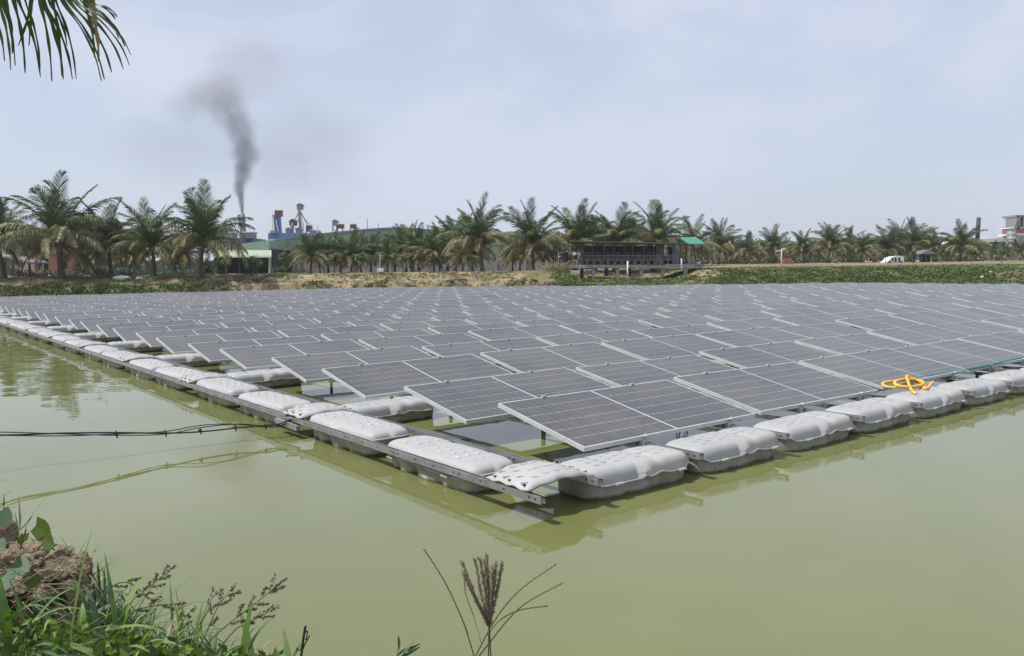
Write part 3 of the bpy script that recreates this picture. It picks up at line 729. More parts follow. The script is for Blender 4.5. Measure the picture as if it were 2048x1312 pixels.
def palm_px(u, vtop, vbase, Y, seed, label, group, **kw):
    g = at(u, vbase, Y); z0 = gzw(g.x, g.y); top = at(u, vtop, Y).z
    palm(Vector((g.x, g.y, z0)), (top - z0) / 1.0 * 1.02, seed, label, group, **kw)
G1 = 'large palms on the left bank'
for i, (u, vt, vb, Y, lab, dd) in enumerate([
    (8, 388, 550, 66, 'coconut palm cut by the left frame edge, left of the orange house', 5),
    (122, 342, 551, 65, 'tallest coconut palm on the left, standing before the orange house', 6),
    (222, 400, 550, 67, 'coconut palm between the orange house and the green wall, white sacks at its foot', 5),
    (308, 396, 552, 66, 'coconut palm with thin trunk before the middle of the green wall', 4),
    (400, 380, 551, 65, 'thick coconut palm left of the dark open shed', 6)]):
    palm_px(u, vt, vb, Y, 10 + i, lab, G1, dead=dd, lush=1.15)
G2 = 'smaller palms before the green factory'
mid = [(640, 476, 549, 104), (682, 472, 548, 108), (722, 474, 548, 110), (790, 466, 547, 112), (825, 470, 547, 108), (880, 470, 547, 110), (945, 470, 547, 104), (622, 462, 549, 88), (657, 470, 548, 92), (702, 458, 548, 90), (742, 468, 547, 96), (775, 478, 547, 92), (812, 452, 547, 100), (838, 446, 546, 96), (868, 458, 547, 92), (895, 448, 546, 100), (910, 432, 546, 104), (925, 478, 546, 88)]
for i, (u, vt, vb, Y) in enumerate(mid):
    palm_px(u, vt, vb, Y, 30 + i, 'smaller coconut palm in front of the green factory wall, %s from the shed side' % nth(i), G2, dead=4, lush=1.2, fan=1.2)
G3 = 'big palms around the pavilion'
big = [(965, 404, 547, 77, 'big spreading palm with drooping pale fronds left of the water tank'), (1066, 399, 546, 84, 'tall palm with bare trunk just left of the black water tank'),
       (1150, 402, 541, 92, 'palm rising behind the left end of the pavilion roof'), (1230, 402, 541, 92, 'palm rising behind the middle of the pavilion roof'),
       (1308, 404, 541, 92, 'palm rising behind the right part of the pavilion roof'), (1385, 430, 540, 112, 'small upright palm above the green gable roof'),
       (1025, 470, 546, 92, 'low bushy palm between the two big palms left of the pavilion'), (1100, 468, 546, 95, 'low palm partly behind the black water tank'), (1190, 432, 540, 102, 'slim palm between two larger ones behind the pavilion'), (1268, 428, 540, 104, 'slim palm behind the pavilion, right of its middle')]
for i, (u, vt, vb, Y, lab) in enumerate(big):
    palm_px(u, vt, vb, Y, 50 + i, lab, G3, dead=4, lush=1.15)
G4 = 'palms in the plantation on the right'
rt = [(1437, 447, 531, 128), (1467, 470, 531, 140), (1493, 468, 531, 125), (1520, 486, 530, 145), (1546, 458, 530, 130), (1580, 488, 530, 150), (1607, 460, 529, 126), (1630, 480, 529, 150), (1656, 447, 529, 124), (1682, 476, 529, 140),
      (1700, 455, 528, 135), (1722, 464, 528, 124), (1748, 488, 528, 150), (1775, 452, 528, 126), (1802, 442, 527, 140), (1827, 443, 527, 128), (1846, 470, 527, 145), (1872, 462, 527, 124), (1898, 490, 526, 150), (1920, 444, 525, 122),
      (1960, 492, 522, 150), (1990, 482, 522, 160), (2012, 486, 521, 140), (2040, 476, 521, 150)]
for i, (u, vt, vb, Y) in enumerate(rt):
    palm_px(u, vt, vb, Y, 70 + i, 'coconut palm in the right-hand plantation, %s from the green gable roof' % nth(i), G4, dead=4, lush=1.2, fan=1.22)
G5 = 'palms far behind the plantation'
rr = random.Random(5)
for i in range(40):
    u = 1390 + i * 17.5 + rr.uniform(-8, 8); Y = rr.uniform(165, 215)
    palm_px(u, rr.uniform(472, 494), 528, Y, 120 + i, 'low hazy palm far behind the plantation, %s from the left' % nth(i), G5, dead=2)
for i in range(8):
    u = (60, 165, 185, 262, 350, 366)[i] if i < 6 else 1040 + (i - 6) * 60; Y = 84 if i < 6 else 98
    palm_px(u, rr.uniform(446, 470), 549, Y, 160 + i, 'low dark palm in the second row on the left, %s from the left' % nth(i) if i < 6 else 'low palm in the second row beside the water tank, %s one' % nth(i - 6), 'second row palms', dead=4)

# ================================================================== broadleaf saplings, shrubs
def leaf_clump(seed, rx, rz, n, size, mats, drop=0.3):
    r = random.Random(seed); q = MB(); lobes = [Vector((r.gauss(0, .4) * rx, r.gauss(0, .4) * rx, r.gauss(0, .35) * rz)) for _ in range(7)]
    for i in range(n):
        lb = r.choice(lobes); v = Vector((r.gauss(0, 1), r.gauss(0, 1), r.gauss(0, 1))).normalized() * r.uniform(0.25, 1) ** 0.5
        c = lb + Vector((v.x * rx * 0.5, v.y * rx * 0.5, v.z * rz * 0.5))
        a = Vector((r.uniform(-1, 1), r.uniform(-1, 1), r.uniform(-0.9, 0.3))).normalized(); sd_ = a.cross(Vector((r.uniform(-.4, .4), r.uniform(-.4, .4), 1))).normalized()
        s_ = size * r.uniform(0.7, 1.3)
        q.strip([c, c + a * s_ * 0.5, c + a * s_ + Vector((0, 0, -s_ * drop))], [s_ * 0.06, s_ * 0.2, s_ * 0.03], sd_, 0 if r.random() < 0.7 else len(mats) - 1)
    return q.mesh('leaf_clump', mats)
CR = [leaf_clump(200 + i, 0.62, 0.55, 420, 0.24, [M_leafb, M_leafd]) for i in range(3)]
CRD = [leaf_clump(210 + i, 0.62, 0.6, 420, 0.24, [M_leafd, M_scrub]) for i in range(2)]
q = MB(); q.tube([(0, 0, -0.2), (0.02, 0, 0.6), (0, 0.02, 1.3), (0.03, 0, 1.75)], [0.05, 0.04, 0.035, 0.02], 6)
for a in (0.5, 2.4, 4.4): q.tube([(0, 0, 1.2), (0.3 * math.cos(a), 0.3 * math.sin(a), 1.8)], [0.025, 0.012], 5)
ME_ST = q.mesh('sapling_trunk', mat('sapling_bark', (0.14, 0.11, 0.08), 0.9))
def sapling(u, vt, vb, Y, seed, label, group, dark=False, wide=1.0):
    g = at(u, vb, Y); z0 = gzw(g.x, g.y); H = at(u, vt, Y).z - z0; s = H / 2.35
    t = thing('young_tree', label, 'tree', (g.x, g.y, z0), seed * 1.3, group, s)
    place(ME_ST, 'trunk', t); place((CRD if dark else CR)[seed % 2], 'crown', t, (0, 0, 1.75), (0, 0, seed), (wide, wide, 1))
sl_ = [(451, 508, 549, 64, 1, 1.0, 'young tree at the left post of the dark open shed'), (513, 506, 548, 65, 0, 1.2, 'young round-topped tree in front of the dark shed opening'),
       (570, 500, 549, 70, 0, 1.0, 'young leafy tree just right of the dark shed'), (670, 502, 547, 72, 0, 1.0, 'young tree with yellowish leaves before the grey wall, left of the white notice board'),
       (724, 503, 547, 72, 0, 1.1, 'dense young tree directly left of the white notice board'), (770, 505, 547, 74, 1, 1.1, 'young tree directly right of the white notice board'),
       (806, 507, 545, 74, 0, 0.9, 'young tree with two pale stems before the factory'), (862, 506, 547, 72, 0, 0.9, 'young tree left of the big spreading palm'),
       (1500, 508, 534, 104, 0, 0.9, 'small young tree left of the lamp post'), (1625, 514, 533, 104, 0, 0.8, 'lowest young tree right of the red tarpaulin'),
       (1675, 498, 533, 104, 0, 0.9, 'bright young tree in front of the central right palms'), (1722, 502, 532, 108, 0, 0.8, 'dim young tree right of the central right palms'),
       (1771, 496, 531, 102, 0, 1.2, 'bright young tree left of the white vehicle'), (1825, 497, 531, 102, 0, 1.0, 'bright young tree right of the white vehicle'),
       (1883, 494, 529, 102, 0, 1.0, 'bright young tree left of the tall right-hand palm'), (1943, 494, 530, 98, 0, 1.6, 'wide double-crowned young tree below the thin chimney'),
       (2003, 493, 530, 96, 0, 1.0, 'rightmost bright young tree near the bank edge')]
for i, (u, vt, vb, Y, dk, wd, lab) in enumerate(sl_): sapling(u, vt, vb, Y, i, lab, 'young trees along the bank', bool(dk), wd)

def scatter_strip(name, seed, n, xr, sr, size, mats, label=None, cat=None, dens=None, upright=0.6):
    r = random.Random(seed); q = MB()
    for i in range(n):
        x = r.uniform(*xr); s_ = r.uniform(*sr)
        if dens and r.random() > dens(x, s_): continue
        y = shore(x) + s_; z = gz(x, s_); c0 = Vector((x, y, z - 0.03)); sz = size * r.uniform(0.5, 1.4); mi = 0 if r.random() < (0.78 if len(mats) > 2 else 0.6) else len(mats) - 1
        for k in range(4):
            a = Vector((r.uniform(-1, 1), r.uniform(-1, 0.6), r.uniform(0.1, 1) * upright * 1.6)).normalized(); sd_ = a.cross(Vector((r.uniform(-1, 1), r.uniform(-1, 1), .5))).normalized(); c = c0 + Vector((r.uniform(-.15, .15), r.uniform(-.15, .15), 0))
            q.strip([c, c + a * sz * 0.55, c + a * sz + Vector((0, 0, -sz * 0.2))], [sz * 0.10, sz * 0.17, sz * 0.02], sd_, mi)
    q.build(name, mats, kind='stuff', label=label, category=cat)
patch = lambda x, s, f=0.25, o=0: nz3(x * f, s * 0.6, 20 + o)
scatter_strip('green_scrub', 1, 44000, (3, 50), (-0.1, 4.9), 0.21, [M_scrub, M_scrub, M_leafd], 'dense green scrub covering the right bank slope', 'scrub',
              lambda x, s: (1.0 if s < 4.1 + 0.9 * nz3(x * .2, 1) + .5 * nz3(x * .9, 4) else 0.12) * (1 if nz3(x * .5, s * .8, 12) > -.38 else .2) * (0.25 if 38 < x < 42 and s > 1 and s < 3 else 1) * (0.2 if 14.5 < x < 18.5 and s > 1.5 + (x-14.5)*.4 else 1) * sstep(3, 5, x))
scatter_strip('pit_scrub', 6, 5000, (3.5, 17), (4.5, 16), 0.36, [M_scrub, M_leafd], 'green scrub growing under the stilts of the pavilion', 'scrub', lambda x, s: 0.8 if nz3(x*.4, s*.4, 2) > -.2 else .2)
scatter_strip('bank_scrub', 2, 9500, (-50, 5), (-0.1, 1.5), 0.17, [M_scrubdry, M_scrubdry, M_leafd], 'dark dry scrub at the foot of the left bank', 'scrub',
              lambda x, s: (0.9 if nz3(x * 0.5, s, 4) > -0.05 else 0.15) * (1 if s < 0.8 + 0.7 * nz3(x * .35, 3) else .25))
scatter_strip('bank_grass', 3, 9500, (-50, 6), (1.1, 7), 0.16, [M_scrubdry, M_scrub], 'sparse dry grass on the left bank shoulder', 'grass',
              lambda x, s: 0.95 if nz3(x * 0.22, s * 0.5, 8) > -0.02 else 0.12)
scatter_strip('left_weeds', 4, 2600, (-50, -18), (-0.2, 1.0), 0.24, [M_scrub, M_leafd], 'green weeds at the waterline far left', 'weeds',
              lambda x, s: sstep(-19, -27, x))
scatter_strip('field_grass', 5, 6000, (16, 75), (4.4, 26), 0.22, [M_scrubdry, M_scrub], 'rough grass on flat ground behind the right bank', 'grass', lambda x, s: 0.7 if s > 7 else 0.25)

# distant wood behind everything
hd_ = mat('far_leaf', (0.05, 0.075, 0.035), 0.7)  # plain dark green, mixed at random through the far trees
def far_wood():
    r = random.Random(9); q = MB()
    for i in range(17000):
        x = r.uniform(-190, 260); Y = 225 + r.uniform(0, 18); top = 3.2 + 1.6 * nz3(x * 0.05, 1) + 1.1 * nz3(x * 0.3, 4)
        if x > 30: top += 2.6
        z = 1.5 + top * r.random() ** 0.9; c = Vector((x, Y, z)); s_ = r.uniform(0.8, 1.8)
        a = Vector((r.uniform(-1, 1), r.uniform(-1, 1), r.uniform(-.6, .8))).normalized(); sd_ = a.cross(Vector((0, r.uniform(-1, 1), 1))).normalized()
        q.strip([c, c + a * s_ * 0.5, c + a * s_], [s_ * .3, s_ * .45, s_ * .1], sd_, 0 if r.random() < .6 else 1)
    q.build('far_wood', [M_leafd, hd_], kind='stuff', label='low band of distant trees along the horizon', category='wood')
far_wood()

# ================================================================== buildings (each at its own distance)
def ppoly(q, pts, Y, depth, mi=0):
    """upright slab: outline given by photograph points on the plane y=Y, real thickness depth going away from the camera"""
    f = [at(u, v, Y) for u, v in pts]; b = [p + Vector((0, depth, 0)) for p in f]; n = len(f)
    q.add(f + b, [tuple(range(n)), tuple(range(2 * n - 1, n - 1, -1))] + [(i, n + i, n + (i + 1) % n, (i + 1) % n) for i in range(n)], mi); return q
def pbox(q, u0, v0, u1, v1, Y, depth, mi=0, dy=0.0):
    return ppoly(q, [(u0, v1), (u1, v1), (u1, v0), (u0, v0)], Y + dy, depth, mi)
def bld(name, label, cat, u, v, Y, group=None): return thing(name, label, cat, at(u, v, Y), 0, group)
# green factory
YF = 128
fa = bld('factory_hall', 'long green corrugated factory hall with curved roof behind the palms', 'factory', 800, 548, YF)
top = [(545, 478), (602, 471), (664, 464), (737, 457), (790, 454), (857, 458), (930, 466), (1010, 478), (1125, 492)]
q = MB(); ppoly(q, [(545, 516), (1125, 516)] + top[::-1], YF, 40); wpart(q, 'wall', M_palegreen, fa)
# vertical ribs of the sheeting, as real battens
q = MB()
for i in range(96):
    u = 549 + i * 6.0
    for (u0, v0), (u1, v1) in zip(top, top[1:]):
        if u0 <= u <= u1:
            v = v0 + (v1 - v0) * (u - u0) / (u1 - u0); a = at(u, v + 1.5, YF); b = at(u, 515.5, YF); q.box(((a.x), YF - 0.04, (a.z + b.z) / 2), (0.07, 0.08, a.z - b.z))
wpart(q, 'wall_ribs', M_palegreen, fa, kind='stuff')
q = MB(); pbox(q, 545, 516, 1125, 552, YF, 0.4, dy=-0.15); wpart(q, 'lower_wall', M_brickwall, fa)
q = MB()
for (u0, v0), (u1, v1) in zip(top, top[1:]):
    a = at(u0, v0, YF - 0.3); b = at(u1, v1, YF - 0.3); q.add([a, b, b + Vector((0, 41, 0)), a + Vector((0, 41, 0)), a + Vector((0, 0, -.28)), b + Vector((0, 0, -.28))], [(0, 1, 2, 3), (0, 4, 5, 1)])
wpart(q, 'roof', M_bluegrey, fa)
q = MB(); pbox(q, 564, 484, 572, 502, YF, 0.1, dy=-0.12); wpart(q, 'vent_panel', mat('brown_panel', (0.22, 0.13, 0.09), 0.8), fa)
q = MB(); pbox(q, 537, 479, 544, 502, YF - 2, 1.9); wpart(q, 'corner_trim', M_white, fa)
for k in range(9):
    q = MB(); u = 585 + k * 58; pbox(q, u, 520, u + 2.5, 550, YF, 0.3, dy=-0.4); wpart(q, 'wall_pier', M_concrete, fa)
# left wing with awning
YW = 118
wg = bld('factory_shed', 'green shed wing with pale curved awning over a dark opening', 'shed', 490, 548, YW)
q = MB(); ppoly(q, [(428, 503), (538, 503), (538, 480), (480, 488), (428, 494)], YW, 20); wpart(q, 'upper_wall', M_palegreen, wg)
q = MB(); f0 = [(428, 500), (545, 500)]
for k in range(6):
    t0, t1 = k / 6, (k + 1) / 6
    def aw(t, u): v = 500 + 15 * t ** 1.4; return at(u, v, YW - 0.1 - 2.6 * math.sin(t * 1.57))
    q.add([aw(t0, 425), aw(t0, 543), aw(t1, 543), aw(t1, 425)], [(3, 2, 1, 0)], 0, True)
for k in range(30):
    u = 426 + k * 4; pts = [aw(t / 5, u) + Vector((0, 0, 0.02)) for t in range(6)]; q.tube(pts, 0.03, 4)
wpart(q, 'awning', mat('pale_awning', (0.42, 0.46, 0.36), 0.6, col2=(0.34, 0.40, 0.32), scale=1), wg)
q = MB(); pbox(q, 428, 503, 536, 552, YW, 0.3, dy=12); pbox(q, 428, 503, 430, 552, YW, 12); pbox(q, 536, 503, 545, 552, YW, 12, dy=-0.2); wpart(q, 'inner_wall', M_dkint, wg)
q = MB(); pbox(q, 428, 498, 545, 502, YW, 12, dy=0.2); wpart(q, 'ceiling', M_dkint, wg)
q = MB(); pbox(q, 537, 512, 541, 551, YW, 0.4, dy=-2.5); wpart(q, 'post', M_palegreen, wg)
for u in (452, 478, 505):
    q = MB(); pbox(q, u, 514, u + 2, 551, YW, 0.2, dy=-2.5); wpart(q, 'post', M_dkint, wg)
# teal compound wall, orange house, buildings behind left palms
q = MB(); pbox(q, 140, 521, 432, 550, 84, 0.3); q.build('compound_wall', M_teawall, label='plain teal wall behind the left palms', category='wall')
oh = bld('orange_house', 'small orange painted house with dark window behind the tallest palm', 'house', 100, 548, 82)
q = MB(); pbox(q, 68, 505, 148, 550, 82, 8); wpart(q, 'wall', M_orangewall, oh)
q = MB(); ppoly(q, [(62, 508), (152, 508), (146, 497), (70, 497)], 81.5, 9); wpart(q, 'roof', M_greyroof, oh)
for u0, v0, u1, v1, nm in ((76, 516, 96, 540, 'window'), (118, 520, 131, 548, 'door')):
    q = MB(); pbox(q, u0, v0, u1, v1, 82, 0.1, dy=-0.06); o = wpart(q, nm, M_dkint, oh)
    q = MB(); pbox(q, u0 - 1, v0 - 1.2, u1 + 1, v0, 82, 0.1, dy=-0.12)
    if nm == 'window': pbox(q, (u0 + u1) / 2 - .5, v0, (u0 + u1) / 2 + .5, v1, 82, .05, dy=-0.12)
    fo = q.build('frame', M_white); fo.parent = o; fo.matrix_parent_inverse = (Matrix.Translation(oh.location)).inverted() @ Matrix.Identity(4); fo.matrix_parent_inverse = (o.matrix_basis).inverted() if False else Matrix.Identity(4)
hb = bld('pink_building', 'two-storey pink and grey building half hidden behind the left palms', 'building', 120, 548, 112)
q = MB(); pbox(q, 40, 462, 180, 550, 112, 14); wpart(q, 'wall', M_pink, hb)
q = MB(); pbox(q, 34, 455, 186, 462, 111.4, 15); wpart(q, 'roof_slab', M_concrete, hb)
q = MB(); pbox(q, 150, 440, 190, 456, 113, 8); wpart(q, 'rooftop_room', M_pink, hb)
for k in range(6):
    q = MB(); pbox(q, 50 + k * 21, 470, 61 + k * 21, 486, 112, 0.1, dy=-0.06); wpart(q, 'window', M_dkint, hb)
for k in range(2):
    q = MB(); pbox(q, 158 + k * 16, 444, 166 + k * 16, 453, 113, .1, dy=-.06); wpart(q, 'window', M_dkint, hb)
q = MB(); pbox(q, 60, 458, 118, 462, 110, 1.0); wpart(q, 'balcony_ledge', M_white, hb)
gh = bld('grey_shelter', 'low grey open shelter with sloping roof at the far left', 'shelter', 25, 548, 72)
q = MB(); ppoly(q, [(-30, 522), (10, 512), (46, 524), (46, 527), (10, 515), (-30, 526)], 72, 4); wpart(q, 'roof', M_greyroof, gh)
for u in (-25, 8, 24, 42):
    q = MB(); pbox(q, u, 520, u + 2, 551, 72, .15); wpart(q, 'post', M_darkwood, gh)
q = MB(); pbox(q, -30, 536, 22, 551, 73, .2); wpart(q, 'low_wall', M_brickwall, gh)

# roof structures
def tower(name, label, cat, parts, u, v, Y):
    t = bld(name, label, cat, u, v, Y)
    for nm, mt, fn in parts:
        q = MB(); fn(q); wpart(q, nm, mt, t)
    return t
YT = 150
q0 = lambda *a: (lambda q: pbox(q, *a))
tower('chimney', 'blue grey smoking chimney with small box at its top left', 'chimney', [
    ('shaft', M_bluegrey, lambda q: q.tube([at(488.5, 500, YT), at(485, 428, YT)], [0.62, 0.42], 12)),
    ('top_box', M_greysheet, q0(475, 429, 483, 440, YT, 1.0, 0, -.3)),
    ('duct', M_blue, lambda q: q.bar(at(483, 436, YT - .5), at(489, 465, YT - .5), 0.2)),
    ('leg', M_bluegrey, lambda q: q.bar(at(481, 440, YT), at(483, 480, YT), 0.35)),
    ('brace', M_greysheet, lambda q: (q.bar(at(481, 442, YT), at(471, 474, YT), 0.12), q.bar(at(484, 442, YT), at(491, 462, YT), 0.12)))], 486, 480, YT)
bt = bld('blue_building', 'blue sheeted building under the smoking chimney', 'building', 480, 500, 152)
for nm, mt, a in (('body', M_blue, (460, 476, 506, 520)), ('silo_box', M_greysheet, (445, 466, 464, 480)), ('silo_box', M_greysheet, (484, 465, 503, 476)), ('white_base', M_white, (446, 478, 462, 484))):
    q = MB(); pbox(q, *a, 151 if nm == 'body' else 149.5, 8 if nm == 'body' else 3); wpart(q, nm, mt, bt)
q = MB(); pbox(q, 484, 463, 503, 465, 149.2, 3.6); wpart(q, 'cap', M_white, bt)
b2 = bld('blue_hall', 'long blue sheeted roof block behind the green factory', 'building', 600, 480, 146)
q = MB(); ppoly(q, [(536, 500), (700, 500), (700, 463), (640, 466), (536, 466)], 146, 12); wpart(q, 'body', M_blue, b2)
q = MB(); pbox(q, 540, 461, 551, 466, 145, 3); wpart(q, 'vent_box', M_greysheet, b2)
def hut(q, u0, v0, u1, v1, Y, d):      # small gabled box: body plus peaked top
    pm = (u0 + u1) / 2; h = (u1 - u0) * 0.28
    ppoly(q, [(u0, v1), (u1, v1), (u1, v0 + h), (pm, v0), (u0, v0 + h)], Y, d)
def hutroof(q, u0, v0, u1, Y, d):
    pm = (u0 + u1) / 2; h = (u1 - u0) * 0.28
    ppoly(q, [(u0 - 1.2, v0 + h + 1), (pm, v0 - .2), (u1 + 1.2, v0 + h + 1), (u1 + 1.2, v0 + h - .4), (pm, v0 - 1.6), (u0 - 1.2, v0 + h - .4)], Y - .2, d + .4)
tower('elevator_tower', 'blue shaft topped by a rust red box on the factory roof', 'tower', [
    ('shaft', M_blue, lambda q: q.bar(at(554, 430, YT), at(557, 470, YT), 1.1, 1.0)), ('head_box', M_rust, q0(549, 421, 561.5, 432.5, YT, 1.4, 0, -.7)), ('cap', M_white, q0(548.5, 419.3, 562, 421, YT, 1.6, 0, -.8)),
    ('side_pipe', M_white, lambda q: q.bar(at(545.5, 427, YT), at(545, 466, YT), 0.12)), ('brace', M_teal, lambda q: q.bar(at(550, 432, YT - .6), at(550, 466, YT - .6), 0.16)), ('brace', M_white, lambda q: q.bar(at(552, 440, YT - .7), at(557, 466, YT - .7), 0.16))], 555, 466, YT)
tower('hopper_tower', 'short tower with dark gabled box beside the tall braced mast', 'tower', [
    ('head_box', M_rust, lambda q: hut(q, 578.5, 438.5, 591, 451, YT - 2, 1.2)), ('cap', M_greysheet, lambda q: hutroof(q, 578.5, 438.5, 591, YT - 2, 1.2)), ('opening', M_white, q0(583, 445, 586, 451, YT - 2, .1, 0, -.08)),
    ('shaft', M_bluegrey, q0(583, 451, 586.5, 470, YT - 2, .4)), ('brace', M_greysheet, lambda q: (q.bar(at(583, 452, YT - 2), at(577, 461, YT - 2), .12), q.bar(at(587, 452, YT - 2), at(598, 468, YT - 2), .12)))], 585, 466, YT - 2)
tower('mast_tower', 'tallest braced mast with grey gabled hut on top', 'tower', [
    ('head_box', M_greysheet, lambda q: hut(q, 593.5, 407.5, 604, 419, YT, 1.2)), ('cap', M_bluegrey, lambda q: hutroof(q, 593.5, 407.5, 604, YT, 1.2)),
    ('mast', M_greysheet, lambda q: (q.bar(at(598.5, 419, YT), at(601.5, 470, YT), 0.42), )),
    ('brace', M_greysheet, lambda q: (q.bar(at(598, 422, YT), at(590, 440, YT), .14), q.bar(at(600, 423, YT), at(617, 452, YT), .16), q.bar(at(600, 427, YT), at(631, 462, YT), .09), q.bar(at(597, 439, YT), at(591, 450, YT), .09))),
    ('ladder', M_greysheet, lambda q: [q.bar(at(604, 425, YT), at(604.5, 466, YT), .07), q.bar(at(607, 445, YT), at(607, 466, YT), .07)] + [q.bar(at(604, 446 + k * 4, YT), at(607, 446 + k * 4, YT), .06) for k in range(5)])], 600, 466, YT)
for nm, lab, u0, v0, u1, v1, mt, gab in (('roof_hut', 'pale gabled vent hut left of the short tower', 571, 456, 581, 467, M_greysheet, 1), ('roof_hut', 'pale gabled vent hut behind the braced mast', 591, 456, 601, 467, M_greysheet, 1),
                                  ('roof_box', 'rust red box standing right of the braced mast', 611.5, 451, 621.5, 463, M_rust, 0), ('roof_box', 'low grey box with railing right of the rust red box', 620, 461, 631, 467, M_greysheet, 0),
                                  ('roof_hut', 'grey gabled hut on legs above the factory ridge', 664.5, 440, 674.5, 451, M_greysheet, 1),
                                  ('roof_box', 'wide rust red box beside the grey hut on the ridge', 674, 448.5, 686, 456.5, M_rust, 0), ('roof_box', 'rightmost rust red box alone on the factory ridge', 700, 448.5, 710.5, 456.5, M_rust, 0)):
    t = bld(nm, lab, 'roof hut' if gab else 'roof box', (u0 + u1) / 2, v1, 149)
    q = MB(); (hut(q, u0, v0, u1, v1, 148, 1.2) if gab else pbox(q, u0, v0, u1, v1, 148, 1.2)); wpart(q, 'body', mt, t)
    q = MB(); (hutroof(q, u0, v0, u1, 148, 1.2) if gab else pbox(q, u0 - .5, v0 - 1.3, u1 + .5, v0, 147.8, 1.6)); wpart(q, 'cap', M_greysheet if gab else M_white, t)
    q = MB(); q.bar(at(u0 + 1, v1, 148.5), at(u0 + 1, v1 + 12, 148.5), .2); q.bar(at(u1 - 1, v1, 148.5), at(u1 - 1, v1 + 12, 148.5), .2); wpart(q, 'support', M_greysheet, t)
for u, v, lab in ((735, 438, 'taller thin aerial rod on the factory ridge'), (757, 446, 'shorter thin aerial rod on the factory ridge'), (636, 452, 'thin aerial rod right of the braced mast')):
    q = MB(); q.bar(at(u, v, 146), at(u, 475, 146), .10); q.build('aerial_rod', M_greysheet, label=lab, category='aerial')
# right side: thin chimney, silo, red and grey tower, white roofs
q = MB(); a = at(1957.5, 435, 170); b = at(1954.5, 482, 170); q.tube([b, a], [0.42, 0.40], 12); q.build('thin_chimney', mat('dark_steel', (0.035, 0.035, 0.045), .6), label='thin dark chimney standing alone at the right', category='chimney')
rs = bld('mill_tower', 'concrete and red mill tower cut by the right frame edge', 'tower', 2050, 490, 172)
for nm, mt, a, d in (('upper_frame', M_greysheet, (2034, 431, 2041, 456), 4), ('upper_frame', M_greysheet, (2047, 431, 2051, 456), 4), ('top_slab', M_greysheet, (2033, 430, 2075, 434), 5), ('red_storey', mat('red_sheet', (0.24, 0.10, 0.09), .7), (2033, 456, 2090, 467), 5),
                     ('floor_slab', M_white, (2030, 467, 2090, 470), 6), ('floor_slab', M_white, (2032, 454, 2090, 456), 6), ('base', M_greysheet, (2034, 470, 2090, 520), 5), ('upper_frame', M_greysheet, (2058, 431, 2066, 456), 4)):
    q = MB(); pbox(q, *a, 172, d); wpart(q, nm, mt, rs)
q = MB(); q.bar(at(2034, 440, 172), at(2027, 462, 172), .25); wpart(q, 'chute', M_greysheet, rs)
si = bld('silo', 'grey ribbed silo beside the mill tower', 'silo', 2022, 500, 168)
q = MB(); c = at(2022, 500, 168); tz = at(2022, 460, 168).z; q.tube([(c.x, c.y, 0.5), (c.x, c.y, tz)], 0.86, 16); wpart(q, 'body', M_greysheet, si)
q = MB(); 
for k in range(4): q.tube([(c.x, c.y, tz - 0.05 - k * 0.9), (c.x, c.y, tz - 0.15 - k * 0.9)], 0.91, 16)
wpart(q, 'hoop', M_bluegrey, si)
wr = bld('white_roofed_shed', 'low shed with pale white roof below the thin chimney', 'shed', 1970, 490, 176)
q = MB(); ppoly(q, [(1930, 486), (1935, 480), (2022, 473), (2040, 476), (2040, 482), (1990, 484)], 176, 10); wpart(q, 'roof', M_white, wr)
q = MB(); pbox(q, 1935, 485, 2040, 512, 177, 9); wpart(q, 'wall', M_greysheet, wr)

# pavilion on concrete piers
YP = 80
pv = bld('pavilion', 'long open stilted pavilion with thin green roof and railing over the bank', 'pavilion', 1250, 535, YP)
def W_(nm, mt, *boxes):
    q = MB()
    for b in boxes: pbox(q, *b)
    return wpart(q, nm, mt, pv)
W_('deck', M_concrete, (1104, 529.5, 1330, 536.5, YP, 5.5), (1330.3, 528, 1409, 534.5, YP, 5.5))
for u, v in ((1137, 553), (1164, 556), (1187, 556), (1213, 552), (1235, 562), (1259, 552), (1283, 554), (1326, 553), (1372, 548), (1404, 542)):
    front = u in (1137, 1187, 1235, 1283, 1326, 1372, 1404)
    W_('pier', M_concrete, (u - 3.4, 535.5, u + 3.4, v, YP if front else YP + 4, 0.35, 0, 0.12))
q = MB(); rf = [(1140, 481.5), (1200, 483.3), (1240, 483.3), (1290, 485), (1368, 486.7)]
for (u0, v0), (u1, v1) in zip(rf, rf[1:]):
    a, b = at(u0, v0, YP - .4), at(u1, v1, YP - .4); c2, d2 = b + Vector((0, 7.0, 0.12)), a + Vector((0, 7.0, 0.12)); dn = Vector((0, 0, -.09))
    q.add([a, b, c2, d2, a + dn, b + dn, c2 + dn, d2 + dn], [(0, 1, 2, 3), (7, 6, 5, 4), (0, 4, 5, 1)])
wpart(q, 'roof', mat('weathered_roof', (0.07, 0.17, 0.12), 0.8, col2=(0.12, 0.12, 0.10), scale=0.5), pv)
q = MB(); A_, B_, C_, D_ = at(1377, 487.5, YP - .9), at(1411, 487, YP - .9), at(1391, 473.5, YP + 2.5), at(1358, 475, YP + 2.5); dn = Vector((0, 0, -.08))
q.add([A_, B_, C_, D_, A_ + dn, B_ + dn, C_ + dn, D_ + dn], [(0, 1, 2, 3), (7, 6, 5, 4), (0, 4, 5, 1), (1, 5, 6, 2)])
E_, F_ = B_ + Vector((0, 6.6, 0)), A_ + Vector((0, 6.6, 0)); q.add([D_, C_, E_, F_], [(0, 1, 2, 3)])
wpart(q, 'gable_roof', M_roofgreen, pv)
W_('roof_beam', M_darkwood, (1141, 484.5, 1368, 487, YP, .12, 0, 0.1))
